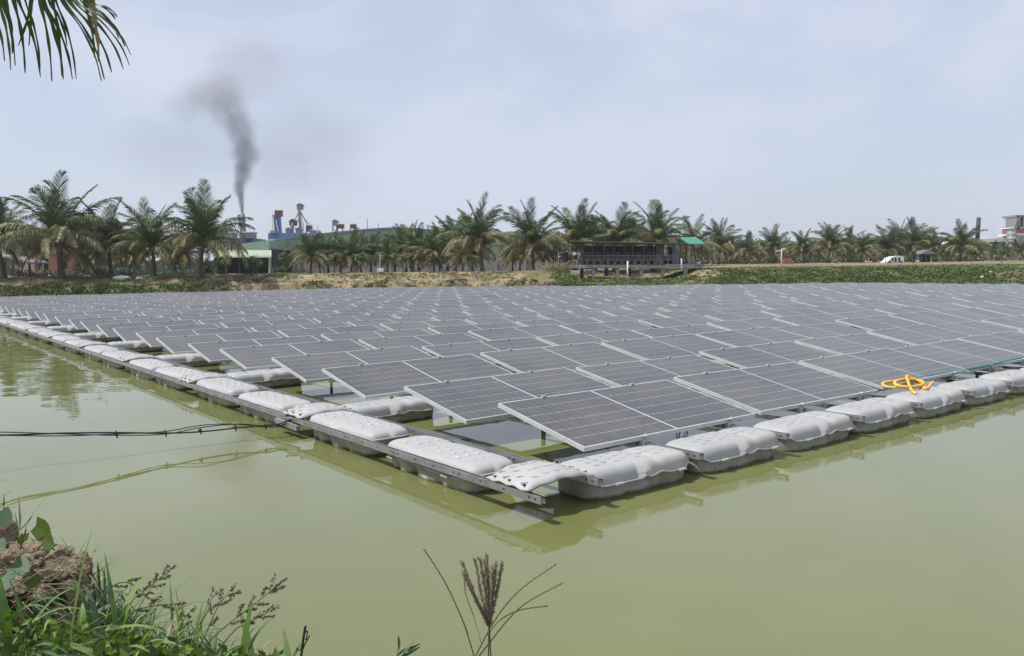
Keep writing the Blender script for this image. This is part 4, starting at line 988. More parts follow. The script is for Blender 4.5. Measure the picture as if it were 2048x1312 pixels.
for u in (1143, 1166, 1185, 1208, 1227, 1249, 1266, 1289, 1307, 1327, 1361, 1373):
    wd = 1.7 if u in (1166, 1373) else 1.1
    W_('column', M_redwood, (u - wd, 484, u + wd, 529.5, YP, .2, 0, 0.15))
W_('column', M_darkwood, (1403.5, 488, 1405, 528, YP, .15, 0, -.5))
for u0, u1 in ((1168, 1207), (1209, 1248), (1250, 1288), (1290, 1326), (1328, 1360)):
    W_('railing', M_greysheet, *([(u0, 510, u1, 511, YP, .06, 0, .1), (u0, 519.3, u1, 520.3, YP, .06, 0, .1)] + [(u0 + k * 2.6, 511, u0 + k * 2.6 + .55, 519.3, YP, .04, 0, .12) for k in range(int((u1 - u0) / 2.6) + 1)]))
for u0, u1 in ((1168, 1207), (1209, 1248), (1250, 1288), (1290, 1326)):
    q = MB()
    for k in range(3):
        x0 = u0 + 3 + k * (u1 - u0 - 6) / 2.4
        q.bar(at(x0, 520.5, YP + .3), at(x0 + 4, 528.5, YP + .3), .07); q.bar(at(x0 + 8, 520.5, YP + .3), at(x0 + 4, 528.5, YP + .3), .07); q.bar(at(x0, 521, YP + .3), at(x0 + 8, 521, YP + .3), .07)
    wpart(q, 'bench_frame', M_concrete, pv)
W_('back_wall', mat('slatted_screen', (0.10, 0.085, 0.08), .8, col2=(.05, .045, .045), scale=2), (1165, 492, 1312, 512, YP + 5, .1))
W_('back_wall', M_darkwood, (1165, 512, 1360, 529, YP + 5.2, .1))
W_('pale_panel', M_greysheet, (1312, 490, 1326, 528, YP + 4.6, .1), (1334, 490, 1337, 528, YP + 4.6, .1), (1345, 490, 1358, 528, YP + 4.6, .1))
W_('dark_doorway', M_dkint, (1337, 494, 1345, 528, YP + 4.8, .1))  # flat near-black sheet: the doorway's inner shade put into the colour
for u in (1176, 1196, 1216, 1236, 1256, 1278, 1300):
    W_('picnic_table', M_greysheet, (u - 5, 504.5, u + 5, 506, YP + 2.5, 1.0), (u - .6, 506, u + .6, 522, YP + 3, .1))
W_('notice', M_white, (1145, 504, 1153, 510, YP, .04, 0, .05))
W_('side_screen', M_greysheet, *[(1376 + k * 4, 513, 1378.5 + k * 4, 527, YP, .05, 0, 0.2) for k in range(4)])
q = MB(); q.tube(spline([at(1389, 496, YP - .1), at(1391, 520, YP - .1), at(1397, 533, YP - .6), at(1405, 539, YP - .8)]), .06, 6); wpart(q, 'drain_hose', M_black, pv)
W_('white_stool', M_white, (1143, 520, 1153, 521, YP, .4, 0, .2), (1143, 521, 1144, 529, YP, .1, 0, .2), (1152, 521, 1153, 529, YP, .1, 0, .2), (1147.5, 521, 1148.3, 529, YP, .1, 0, .2))
# water tank
tk = bld('water_tank', 'black ribbed plastic water tank beside the left end of the pavilion', 'water tank', 1126.5, 530, YP)
c = at(1126.5, 529, YP + .9); zt = at(1126, 503, YP + .9).z
q = MB(); H_ = zt - c.z; pts = []; rs_ = []
for k in range(25):
    t = k / 24; pts.append((c.x, c.y, c.z + H_ * t)); r_ = 0.47 + (0.022 if (k % 4) < 2 else 0); 
    if t > 0.86: r_ = 0.47 * math.sqrt(max(0.02, 1 - ((t - 0.86) / 0.14) ** 2)) * 0.9 + 0.1
    rs_.append(r_)
q.tube(pts, rs_, 20); wpart(q, 'tank_body', M_black, tk)
q = MB(); q.tube([(c.x, c.y, zt), (c.x, c.y, zt + .08)], .2, 14); wpart(q, 'lid', M_black, tk)
q = MB(); pbox(q, 1117, 512, 1121, 514, YP + .35, .02); wpart(q, 'marking', M_white, tk)
ts = bld('tank_stand', 'concrete platform carrying the black water tank', 'stand', 1120, 535, YP)
q = MB(); pbox(q, 1103, 529.6, 1137, 531.8, YP - .3, 2.4, dy=-.05)
wpart(q, 'slab', M_concrete, ts)
for u in (1113, 1120):
    q = MB(); pbox(q, u, 531.8, u + 4, 552, YP, .3); wpart(q, 'leg', M_concrete, ts)
for u, v0, v1, lab in ((1117, 505, 546, 'thin green pole standing at the left of the black tank'), (1160, 529, 552, 'thin green pole under the left end of the pavilion')):
    q = MB(); q.tube([at(u, v1, YP - .8), at(u, v0, YP - .8)], .045, 6); q.build('green_pole', M_teawall, label=lab, category='pole')
for u, v0, v1, Y, lab in ((1255.3, 522, 561, 71, 'tall white pipe standing in the scrub before the pavilion middle'), (1363, 517, 543, 74, 'shorter white pipe standing near the right end of the pavilion')):
    q = MB(); q.tube([at(u, v1, Y), at(u, v0, Y)], 0.055 if u > 1300 else .068, 10); q.build('white_pipe', M_white, label=lab, category='pipe')
# brush pile
r = random.Random(3); q = MB(); bc = at(1108, 556, 72); bc.z = gzw(bc.x, bc.y) + .1
for i in range(150):
    c = bc + Vector((r.uniform(-1.3, 1.2), r.uniform(-.8, .6), r.uniform(-.1, .55))); d = Vector((r.uniform(-1, 1), r.uniform(-.5, .5), r.uniform(-.9, .4))).normalized() * r.uniform(.3, .8)
    q.tube([c, c + d * .5 + Vector((0, 0, .06)), c + d], [.02, .016, .006], 4)
for i in range(90):
    c = bc + Vector((r.uniform(0, 1.4), r.uniform(-.9, -.3), r.uniform(.1, .6))); q.strip([c, c + Vector((r.uniform(-.1, .1), -.05, -.3)), c + Vector((r.uniform(-.15, .15), -.05, -.6))], [.02, .03, .01], Vector((1, 0, 0)), 1)
q.build('brush_pile', [M_drystem, M_frond3], label='heap of dry branches and palm litter at the bank left of the pavilion', category='brush pile')
# small things on the far bank
sg = bld('notice_board', 'small white notice board on a post before the factory palms', 'notice board', 761, 550, 66)
q = MB(); pbox(q, 754, 536, 767, 543.5, 66, .06); wpart(q, 'board', M_white, sg)
q = MB(); q.tube([at(760.5, 554, 66.08), at(760.5, 508, 66.08)], .035, 6); wpart(q, 'post', M_greysheet, sg)
r = random.Random(8)
for i, (u, v, s_, lab) in enumerate(((236, 549, .5, 'white plastic sack beside the third big palm, leftmost of the heap'), (243, 546.5, .6, 'white plastic sack on top of the heap'), (251, 549, .45, 'white plastic sack at the right of the heap'), (278, 548.5, .35, 'small pale sack between the third and fourth palms'))):
    p = at(u, v, 64.5); q = MB(); vs = []; 
    for a in range(7):
        for b in range(10):
            th = math.pi * a / 6; ph = 2 * math.pi * b / 10; rr_ = s_ * (.8 + .35 * nz3(a * .9, b * .9, i))
            vs.append((p.x + rr_ * math.sin(th) * math.cos(ph), p.y + rr_ * math.sin(th) * math.sin(ph) * .7, gzw(p.x, p.y) + .12 + rr_ * .45 * math.cos(th)))
    q.add(vs, [(a * 10 + b, (a + 1) * 10 + b, (a + 1) * 10 + (b + 1) % 10, a * 10 + (b + 1) % 10) for a in range(6) for b in range(10)], 0, False)
    q.build('sack', M_white, label=lab, category='sack', group='white sacks on the left bank')
hd = mat('hedge_leaf', (0.03, 0.055, 0.025), .6)
def bush(u, vt, vb, Y, wpx, lab, seed, mats):
    g = at(u, vb, Y); h = at(u, vt, Y).z - gzw(g.x, g.y); wd = wpx / F_PX * Y
    me = leaf_clump(seed, wd * 0.75, max(h, .4) * 0.9, 900, .2, mats); place(me, 'bush', None, (g.x, g.y, gzw(g.x, g.y) + h * .45), label=lab, category='bush', group='bushes behind the left palms')
bush(178, 532, 549, 78, 40, 'dark clipped bush before the teal wall, right of the orange house', 301, [hd, M_leafd])
bush(203, 530, 549, 79, 18, 'small lighter bush before the teal wall', 302, [M_leafd, M_leafb])
bush(60, 540, 550, 76, 46, 'low dark bush under the window of the orange house', 303, [hd, M_leafd])
bush(410, 522, 550, 74, 26, 'dark bush between the thick palm and the shed', 304, [hd, M_leafd])
bush(250, 540, 550, 76, 40, 'low dark bush behind the white sacks', 305, [hd, M_leafd])
bush(345, 541, 550, 76, 50, 'long low bush at the foot of the teal wall', 306, [hd, M_leafd])
bush(560, 536, 549, 78, 26, 'low bush at the foot of the grey factory wall', 307, [hd, M_leafd])
for i, u in enumerate((83, 106, 134, 285, 340, 356, 598, 612, 700, 760)):
    q = MB(); g = at(u, 548, 70); z0 = gzw(g.x, g.y); q.tube([(g.x, g.y, z0 - .1), (g.x, g.y, z0 + .75)], .035, 6); q.tube([(g.x, g.y, z0 + .75), (g.x, g.y, z0 + .85)], .07, 6)
    q.build('garden_post', M_greysheet, label='thin low garden post on the left bank, %s from the left' % nth(i), category='post', group='garden posts on the left bank')  # plain low post with a cap, carries no lamp
rt_ = bld('red_tarpaulin', 'red tarpaulin sheet stretched low behind the lamp post', 'tarpaulin', 1580, 528, 120)
q = MB(); ppoly(q, [(1566, 528.5), (1592, 528.5), (1588, 522), (1576, 517.5), (1566, 519)], 120, 1.2); wpart(q, 'sheet', M_red, rt_)
lp = bld('lamp_post', 'white lamp post with two short arms on the right bank', 'lamp post', 1562, 535, 84)
q = MB(); q.tube([at(1562.5, 536, 84), at(1563, 498, 84)], .05, 8); wpart(q, 'pole', M_white, lp)
q = MB(); q.bar(at(1557, 502, 84), at(1570, 497, 84), .08); wpart(q, 'arm', M_white, lp)
q = MB(); pbox(q, 1555, 500.5, 1561, 503, 84, .2); wpart(q, 'lamp_head', M_white, lp); q = MB(); pbox(q, 1566, 496.5, 1572, 498.5, 84, .2); wpart(q, 'lamp_head', M_white, lp)
vh = bld('parked_lorry', 'small white vehicle with dark openings parked among the right palms', 'vehicle', 1792, 528, 112)
q = MB(); ppoly(q, [(1773, 526), (1808, 526), (1808, 514), (1803, 511.5), (1790, 512.5), (1782, 515), (1778, 521), (1773, 523)], 112, 1.9); wpart(q, 'body', M_white, vh)
for u0, v0, u1, v1 in ((1784, 516, 1787, 522), (1789.5, 515, 1793, 524), (1797, 515, 1800.5, 524)):
    q = MB(); pbox(q, u0, v0, u1, v1, 112, .05, dy=-.06); wpart(q, 'window', M_dkint, vh)
for u in (1779, 1801):
    q = MB(); p = at(u, 526, 112); q.tube([p + Vector((0, -.1, 0)), p + Vector((0, .15, 0))], .3, 14); wpart(q, 'wheel', M_black, vh)
sh = bld('farm_hut', 'dark open hut with grey pitched roof right of the white vehicle', 'hut', 1855, 525, 122)
q = MB(); ppoly(q, [(1840, 508), (1856, 500), (1876, 508)], 122, 4); wpart(q, 'roof', M_greyroof, sh)
for u in (1843, 1852, 1866, 1872):
    q = MB(); pbox(q, u, 508, u + 1.5, 526, 122, .2); wpart(q, 'post', M_darkwood, sh)
q = MB(); pbox(q, 1841, 509, 1860, 526, 124, .1); wpart(q, 'wall', M_dkint, sh)
for u, v, Y, lab in ((1964, 558, 63.5, 'pale stone on the bare patch of the right bank, the larger of two'), (1981, 556, 64, 'pale stone on the bare patch of the right bank, the smaller of two')):
    p = at(u, v, Y); p.z = gzw(p.x, p.y) + .05; q = MB(); s_ = .16 if u < 1970 else .1
    q.add([p + Vector((s_ * math.cos(a) * (1 + .2 * math.sin(a * 3)), s_ * .7 * math.sin(a), z)) for z, k in ((0, 1), (.1, 1)) for a in [i * math.pi / 4 for i in range(8)]] + [p + Vector((0, 0, .17))], [(i, (i + 1) % 8, 8 + (i + 1) % 8, 8 + i) for i in range(8)] + [(8 + i, 8 + (i + 1) % 8, 16) for i in range(8)])
    q.build('stone', M_white, label=lab, category='stone')

# ================================================================== smoke
def smoke():
    c0 = at(484.5, 428, YT)
    # plume axis in photograph points with a radius in pixels and density
    axis = [(484, 428, 2.5, 3.2), (481, 405, 5, 2.0), (480, 385, 8, 1.6), (478, 360, 12, 1.2), (484, 330, 20, .62), (483, 305, 24, .5), (480, 285, 26, .42), (465, 255, 30, .33), (452, 225, 34, .26), (430, 195, 50, .24), (415, 175, 46, .2)]
    t = thing('smoke_plume', 'dark smoke plume drifting up from the blue grey chimney', 'smoke', c0)
    def puff(seg, nm, dens, nscale, thr):
        q = MB(); pts = [at(u, v, YT) for u, v, r_, d in seg]; rs = [r_ / F_PX * YT for u, v, r_, d in seg]
        q.tube(spline(pts, 3), [rs[0]] + [rs[min(len(rs) - 1, (i + 2) // 3)] * 1.0 for i in range(1, 3 * (len(pts) - 1) + 1)], 14)
        return q
    def vol(name, color, dens, nscale, lo, hi, seed=0.0, aniso=0.2):
        M = bpy.data.materials.new(name); M.use_nodes = True; tt = M.node_tree; tt.nodes.clear()
        o = N(tt, 'ShaderNodeOutputMaterial'); pv_ = N(tt, 'ShaderNodeVolumePrincipled'); pv_.inputs['Color'].default_value = (*color, 1); pv_.inputs['Anisotropy'].default_value = aniso
        tc_ = N(tt, 'ShaderNodeTexCoord')
        nz_ = N(tt, 'ShaderNodeTexNoise', i_Scale=nscale * (1.8 if nscale > .6 else 1.35), i_Detail=6.0, i_Roughness=.72, i_Distortion=.9); 
        mp_ = N(tt, 'ShaderNodeMapping'); mp_.inputs['Location'].default_value = (seed, seed * 2, 0); g_ = N(tt, 'ShaderNodeNewGeometry'); tt.links.new(g_.outputs['Position'], mp_.inputs[0]); tt.links.new(mp_.outputs[0], nz_.inputs['Vector'])
        # radial falloff of a unit-sphere puff in its own coordinates
        ln = N(tt, 'ShaderNodeVectorMath', operation='LENGTH'); tt.links.new(tc_.outputs['Object'], ln.inputs[0])
        fo = N(tt, 'ShaderNodeMapRange', interpolation_type='SMOOTHSTEP'); fo.inputs[1].default_value = 1.0; fo.inputs[2].default_value = .1; fo.inputs[3].default_value = 0; fo.inputs[4].default_value = 1
        tt.links.new(ln.outputs['Value'], fo.inputs[0])
        ad = N(tt, 'ShaderNodeMath', operation='MULTIPLY_ADD'); ad.inputs[1].default_value = 0.42; tt.links.new(fo.outputs[0], ad.inputs[0]); tt.links.new(nz_.outputs[0], ad.inputs[2])
        mr_ = N(tt, 'ShaderNodeMapRange'); mr_.inputs[1].default_value = lo + .12; mr_.inputs[2].default_value = hi - .16; mr_.inputs[3].default_value = 0; mr_.inputs[4].default_value = dens * (2.1 if nscale > .3 else 1.7)
        tt.links.new(ad.outputs[0], mr_.inputs[0])
        ml = N(tt, 'ShaderNodeMath', operation='MULTIPLY'); tt.links.new(mr_.outputs[0], ml.inputs[0]); tt.links.new(fo.outputs[0], ml.inputs[1])
        tt.links.new(ml.outputs[0], pv_.inputs['Density']); tt.links.new(pv_.outputs[0], o.inputs['Volume']); return M
    def sphere_mesh(name, M):
        q = MB(); n1, n2 = 10, 16; vs = [(math.sin(math.pi * a / n1) * math.cos(2 * math.pi * b / n2), math.sin(math.pi * a / n1) * math.sin(2 * math.pi * b / n2), math.cos(math.pi * a / n1)) for a in range(n1 + 1) for b in range(n2)]
        q.add(vs, [(a * n2 + b, (a + 1) * n2 + b, (a + 1) * n2 + (b + 1) % n2, a * n2 + (b + 1) % n2) for a in range(n1) for b in range(n2)], 0, True); return q.mesh(name, M)
    dark = (0.46, 0.38, 0.35); mid_ = (0.55, 0.49, 0.48); pale = (0.50, 0.47, 0.56)
    puffs = [  # u, v, ru, rv, depth radius m, colour, density, noise, lo, hi
        (484.5, 420, 4.5, 16, .45, dark, 2.6, 1.6, .35, .9), (482, 400, 9, 26, .8, dark, 1.3, 1.1, .45, .95), (478, 375, 16, 30, 1.3, dark, .75, .7, .48, .95),
        (486, 345, 24, 38, 2.0, dark, .42, .5, .48, .95), (490, 308, 38, 44, 3.2, mid_, .26, .35, .48, .95), (482, 262, 42, 54, 3.6, mid_, .21, .3, .46, .95),
        (458, 222, 50, 52, 3.8, mid_, .15, .25, .46, .95), (428, 186, 84, 54, 4.5, mid_, .12, .22, .46, .95), (378, 208, 76, 50, 4.0, pale, .08, .2, .46, .95),
        (350, 290, 190, 90, 8, pale, .022, .10, .44, .9), (630, 290, 150, 140, 8, pale, .026, .10, .44, .9), (560, 340, 100, 95, 7, pale, .022, .12, .44, .9), (500, 135, 130, 90, 7, pale, .04, .13, .44, .9)
    ]
    for i, (u, v, ru, rv, dr, colr, dens, ns, lo, hi) in enumerate(puffs):
        M = vol('smoke_%d' % i, colr, dens, ns, lo, hi, i * 7.3); me = sphere_mesh('smoke_puff', M)
        c = at(u, v, YT) - c0; o = place(me, 'smoke_puff', t, c, (0, 0, 0), (ru / F_PX * YT * 1.3, dr * 0.6, rv / F_PX * YT * 1.25), kind='stuff')
smoke()

# ================================================================== foreground
def gtop(x, y): return near_top(x, y)
# cracked clod of earth
def clod():
    c = atz(60, 1180, 0.62); c = at(40, 1172, 2.02)
    vs = []; n1, n2 = 60, 110; q = MB(); r = random.Random(2)
    for a in range(n1 + 1):
        th = math.pi * a / n1
        for b in range(n2):
            ph = 2 * math.pi * b / n2; d = Vector((math.sin(th) * math.cos(ph), math.sin(th) * math.sin(ph), math.cos(th)))
            sx = Vector((abs(d.x) ** .75 * (1 if d.x > 0 else -1), abs(d.y) ** .8 * (1 if d.y > 0 else -1), abs(d.z) ** .6 * (1 if d.z > 0 else -1)))
            p = Vector((sx.x * .160, sx.y * .16, sx.z * (.12 if d.z < 0 else .085 - .04 * d.x)))
            dd, _ = noise.voronoi(p * 13 + Vector((3, 1, 8)) + .35 * noise.noise_vector(p * 14))
            crack = 1 - sstep(0.02, 0.16, dd[1] - dd[0])
            dd2, _ = noise.voronoi(p * 42 + noise.noise_vector(p * 30)); crk2 = 1 - sstep(0, .2, dd2[1] - dd2[0])
            k = 1 + .10 * noise.noise(p * 9) + .07 * noise.noise(p * 25) + .04 * noise.noise(p * 70) - .26 * crack - .035 * crk2
            vs.append(c + p * k)
    q.add(vs, [(a * n2 + b, (a + 1) * n2 + b, (a + 1) * n2 + (b + 1) % n2, a * n2 + (b + 1) % n2) for a in range(n1) for b in range(n2)], 0, False)
    q.build('earth_clod', M_clod, label='cracked clod of dry earth overhanging the water at lower left', category='earth clod')
    q = MB(); vs = []
    for a in range(31):
        for b in range(40):
            th = math.pi * a / 30; ph = 2 * math.pi * b / 40; d = Vector((math.sin(th) * math.cos(ph), math.sin(th) * math.sin(ph), math.cos(th))); p = Vector((d.x * .17, d.y * .13, d.z * .12))
            vs.append(at(-95, 1100, 2.1) + p * (1 + .3 * noise.noise(p * 8) + .1 * noise.noise(p * 30)))
    q.add(vs, [(a * 40 + b, (a + 1) * 40 + b, (a + 1) * 40 + (b + 1) % 40, a * 40 + (b + 1) % 40) for a in range(30) for b in range(40)], 0, False)
    q.build('earth_clod', M_clod, label='second earth clod at the frame edge, above and left of the cracked one', category='earth clod')
clod()
def blade(q, base, d, L, w_, r, mi=0, droop=.6, seg=6):
    side = d.cross(Vector((0, 0, 1))); side = side.normalized() if side.length > .05 else Vector((1, 0, 0)); side = (side + Vector((r.uniform(-.3, .3), r.uniform(-.3, .3), r.uniform(-.3, .3)))).normalized()
    pts = [base]; dd = d.copy(); ws = []
    for k in range(seg):
        pts.append(pts[-1] + dd * L / seg); dd = (dd + Vector((0, 0, -droop / seg * (1 + k * .35))) + d * .02).normalized()
    ws = [w_ * (.6 + .4 * min(1, k * 1.2 / seg * 2)) * (1 - (k / seg) ** 2.2) + .0004 for k in range(seg + 1)]
    q.strip(pts, ws, side, mi)
def grass_field():
    r = random.Random(21); q = MB(); n = 0
    for i in range(9000):
        u = r.uniform(-260, 620) ; v = r.uniform(1080, 1560); 
        lim = 1.0 if u < 250 else 1 - (u - 250) / 480
        if r.random() > lim: continue
        p = atz(u, v, NEAR_Z)
        # inside the bank edge?
        ok = True
        for (a, b) in zip(EDGE, EDGE[1:]):
            if min(a.x, b.x) <= p.x <= max(a.x, b.x):
                ye = a.y + (b.y - a.y) * (p.x - a.x) / (b.x - a.x + 1e-9); ok = p.y < ye - .01; break
        if not ok or p.y < .55: continue
        # keep the clod's face clear
        if -20 < u < 180 and 1085 < v < 1190 and r.random() < .8: continue
        hgt = r.uniform(.05, .13) * (1 if r.random() < .85 else 1.5)
        d = Vector((r.uniform(-.8, .9), r.uniform(-.6, .7), r.uniform(.45, 1.2))).normalized()
        p.z = gtop(p.x, p.y) - .01
        blade(q, p, d, hgt * 1.3, r.uniform(.0018, .0045), r, r.choice((0, 0, 0, 0, 1, 1, 1, 2, 3)), r.uniform(.4, 1.2), 5); n += 1
    q.build('grass', [M_grass, M_grass2, M_drystem, M_blade], kind='stuff', label='dense green grass on the near bank at lower left', category='grass'); print('BLADES', n)
grass_field()
def litter():
    r = random.Random(61); q = MB()
    for i in range(140):
        p = at(r.uniform(-30, 190), r.uniform(1130, 1300), r.uniform(1.75, 1.95)); d = Vector((r.uniform(-1, 1), r.uniform(-.4, .2), r.uniform(-.9, .9))).normalized(); L = r.uniform(.03, .11)
        q.tube([p, p + d * L * .5 + Vector((0, 0, .008)), p + d * L], [.0009, .0008, .0004], 4, r.choice((0, 0, 1)))
    q.build('dead_grass', [M_drystem, M_stem], kind='stuff', label='tangle of dead straw and roots hanging before the cracked clod', category='dead grass')
litter()
def weeds():
    r = random.Random(71); q = MB()
    for i in range(1100):
        u = r.uniform(-60, 600); v = 1235 + (u / 600) * 90 + abs(r.gauss(0, 60)); Y = r.uniform(1.35, 1.75)
        if u < 190 and v < 1215: continue
        c = at(u, v, Y); a = Vector((r.uniform(-1, 1), r.uniform(-.7, .3), r.uniform(-.2, .9))).normalized(); up_ = a.cross(Vector((r.uniform(-.6, .6), 1, r.uniform(-.3, .8)))).normalized(); s_ = r.uniform(.014, .032)
        n_ = a.cross(up_); q.add([c, c + a * s_ * .4 + up_ * s_ * .26 + n_ * s_ * .07, c + a * s_, c + a * s_ * .4 - up_ * s_ * .26 + n_ * s_ * .07, c + a * s_ * .45], [(0, 4, 1), (1, 4, 2), (0, 3, 4), (3, 2, 4)], r.choice((0, 0, 1, 2, 3)))
    q.build('weeds', [M_grass, M_vine, M_leafd, M_blade], kind='stuff', label='low leafy weeds mixed into the near grass at lower left', category='weeds')
weeds()
# broad foreground blades in clumps, each clump a plant
def clump(u, v, Y, n, seed, label, tall=.22, spread=1.0, lean=(0, 0)):
    r = random.Random(seed); base = at(u, v, Y); g = base
    t = thing('grass_clump', label, 'grass clump', g, 0, 'broad-leaved grass clumps')
    for k in range(n):
        q = MB(); d = Vector((r.uniform(-1, 1) * spread + lean[0], r.uniform(-.6, .4) * spread, r.uniform(.5, 1.1) + lean[1])).normalized()
        blade(q, Vector((r.uniform(-.03, .03), r.uniform(-.03, .03), 0)), d, tall * r.uniform(.6, 1.15), r.uniform(.005, .009), r, 0, r.uniform(.3, 1.1), 9)
        q.build('blade', M_blade if r.random() < .35 else [M_grass, M_grass2][r.random() < .3], t)
for i, (u, v, Y, n, tl, lx, lab) in enumerate([
    (110, 1330, 1.45, 13, .22, .5, 'clump of long arching blades at the bottom left, below the clod'), (220, 1320, 1.5, 12, .19, .7, 'arching broad-bladed clump right of the clod'),
    (300, 1330, 1.5, 9, .15, .8, 'broad-bladed clump under the leftmost seed heads'), (395, 1345, 1.5, 9, .15, .4, 'broad-bladed clump under the middle seed heads'), (20, 1320, 1.4, 13, .2, .4, 'broad-bladed clump in the bottom left corner'),
    (480, 1345, 1.45, 9, .13, .6, 'short broad-bladed clump right of the middle seed heads'), (560, 1350, 1.45, 7, .10, .5, 'last short leafy clump before the bare water'), (180, 1260, 1.75, 9, .14, .2, 'upright clump against the right side of the clod'), (40, 1240, 1.6, 9, .14, .2, 'clump in front of the cracked clod')]):
    clump(u, v, Y, n, 400 + i, lab, tl, 1.0, (lx, 0))
# vine leaves on the clod
def leafshape(q, c, ax, up_, s, mi=0):
    n_ = ax.cross(up_).normalized(); pr = [(0, 0), (.12, .38), (.42, .50), (.72, .42), (.9, .22), (1.08, 0)]
    mid = [c + ax * s * x - n_ * 0 for x, y in pr]; L_ = [c + ax * s * x * (1 if x > .2 else -.8) + up_ * s * y + n_ * s * .12 * y for x, y in pr]; R2 = [c + ax * s * x * (1 if x > .2 else -.8) - up_ * s * y + n_ * s * .16 * y for x, y in pr]
    k = len(pr); q.add(mid + L_ + R2, [(i, i + 1, k + i + 1, k + i) for i in range(k - 1)] + [(i + 1, i, 2 * k + i, 2 * k + i + 1) for i in range(k - 1)], mi)
vn = thing('bindweed_vine', 'leafy creeping vine with heart-shaped leaves over the cracked clod', 'vine', at(60, 1110, 2.0))
for i, (u, v, Y, ax, upv, s, mt) in enumerate([(72, 1050, 1.98, (.6, -.2, -.35), (.3, .1, .75), .062, M_vine), (88, 1075, 1.96, (.55, -.3, -.2), (.1, .2, .8), .05, M_vine), (5, 1020, 1.95, (.3, -.2, -.7), (.8, .1, .3), .05, M_grass2),
                                     (28, 1128, 1.84, (.8, -.3, -.2), (.2, .7, .6), .055, M_grass2), (12, 1148, 1.82, (.5, -.4, -.3), (.3, .6, .6), .05, M_grass2), (55, 1150, 1.84, (.7, -.3, -.5), (.2, .6, .5), .045, M_vine), (-15, 1100, 1.85, (.6, -.3, .2), (.2, .5, .7), .06, M_grass2), (50, 1068, 1.97, (-.2, -.2, -.6), (.7, .1, .1), .03, M_vine)]):
    q = MB(); leafshape(q, at(u, v, Y), Vector(ax).normalized(), Vector(upv).normalized(), s * .85); wpart(q, 'leaf', mt, vn)
q = MB(); q.tube(spline([at(-40, 1130, 1.95), at(20, 1085, 1.97), at(60, 1105, 1.94), at(85, 1090, 1.96), at(110, 1100, 1.97)]), .0022, 6); q.tube(spline([at(40, 1100, 1.96), at(45, 1080, 1.96), at(52, 1060, 1.96)]), .0016, 5); q.tube(spline([at(22, 1068, 1.96), at(45, 1055, 1.96), at(64, 1032, 1.96)]), .0014, 5); wpart(q, 'stem', M_stem, vn)
# seed-headed grass stalks
def stalk(pts_px, Y, racemes, seed, label):
    r = random.Random(seed); pts = [at(u, v, Y + .02 * i) for i, (u, v) in enumerate(pts_px)]; t = thing('seed_grass', label, 'grass stalk', pts[0], 0, 'seed-headed grass stalks')
    q = MB(); sp = spline(pts, 8); q.tube(sp, [.0016 * (1 - .5 * i / len(sp)) for i in range(len(sp))], 5); wpart(q, 'stem', M_stem, t)
    n = len(sp)
    for k in range(racemes):
        i = int(n * (.42 + .56 * k / max(1, racemes - 1))); i = min(n - 2, i); p = sp[i]; tg = (sp[i + 1] - sp[i]).normalized(); sd_ = tg.cross(Vector((0, 1, 0))).normalized() * (1 if k % 2 else -1)
        d = (tg * .9 + sd_ * r.uniform(.25, .8) + Vector((0, r.uniform(-.3, .3), 0))).normalized() if k < racemes - 1 else tg
        L = r.uniform(.016, .026); q = MB(); q.tube([p + d * .004, p + d * L], .0008, 4)
        for m_ in range(30):
            c = p + d * (.004 + (L - .004) * m_ / 22); a = (d + Vector((r.uniform(-.8, .8), r.uniform(-.8, .8), r.uniform(-.8, .8)))).normalized(); s2 = a.cross(Vector((r.random(), r.random(), .3))).normalized(); q.strip([c, c + a * .0035, c + a * .0065], [.0008, .0024, .0004], s2)
        wpart(q, 'raceme', M_seed, t)
for i, (pp, Y, n, lab) in enumerate([
    ([(210, 1290), (262, 1205), (300, 1172), (327, 1150)], 1.55, 7, 'seed-headed stalk nearest the clod, tip pointing up right'), ([(240, 1300), (260, 1230), (300, 1213), (350, 1208)], 1.5, 4, 'low seed-headed stalk with drooping brown head beside the clod'),
    ([(300, 1330), (350, 1270), (370, 1235), (380, 1225)], 1.5, 4, 'short dark seed-headed stalk left of the middle pair'), ([(380, 1330), (410, 1270), (435, 1215), (458, 1185)], 1.5, 6, 'middle seed-headed stalk leaning slightly right'),
    ([(372, 1330), (440, 1262), (500, 1215), (546, 1178)], 1.45, 9, 'longest seed-headed stalk, its tip farthest right'), ([(420, 1320), (470, 1260), (510, 1238), (536, 1224)], 1.5, 5, 'seed-headed stalk just below the longest one'), ([(180, 1240), (215, 1180), (255, 1165), (290, 1190)], 1.6, 4, 'pale nodding seed-headed stalk right of the clod'), ([(330, 1330), (405, 1240), (422, 1200), (430, 1190)], 1.55, 3, 'thin seed-headed stalk behind the middle one')]):
    stalk(pp, Y, n, 500 + i, lab)
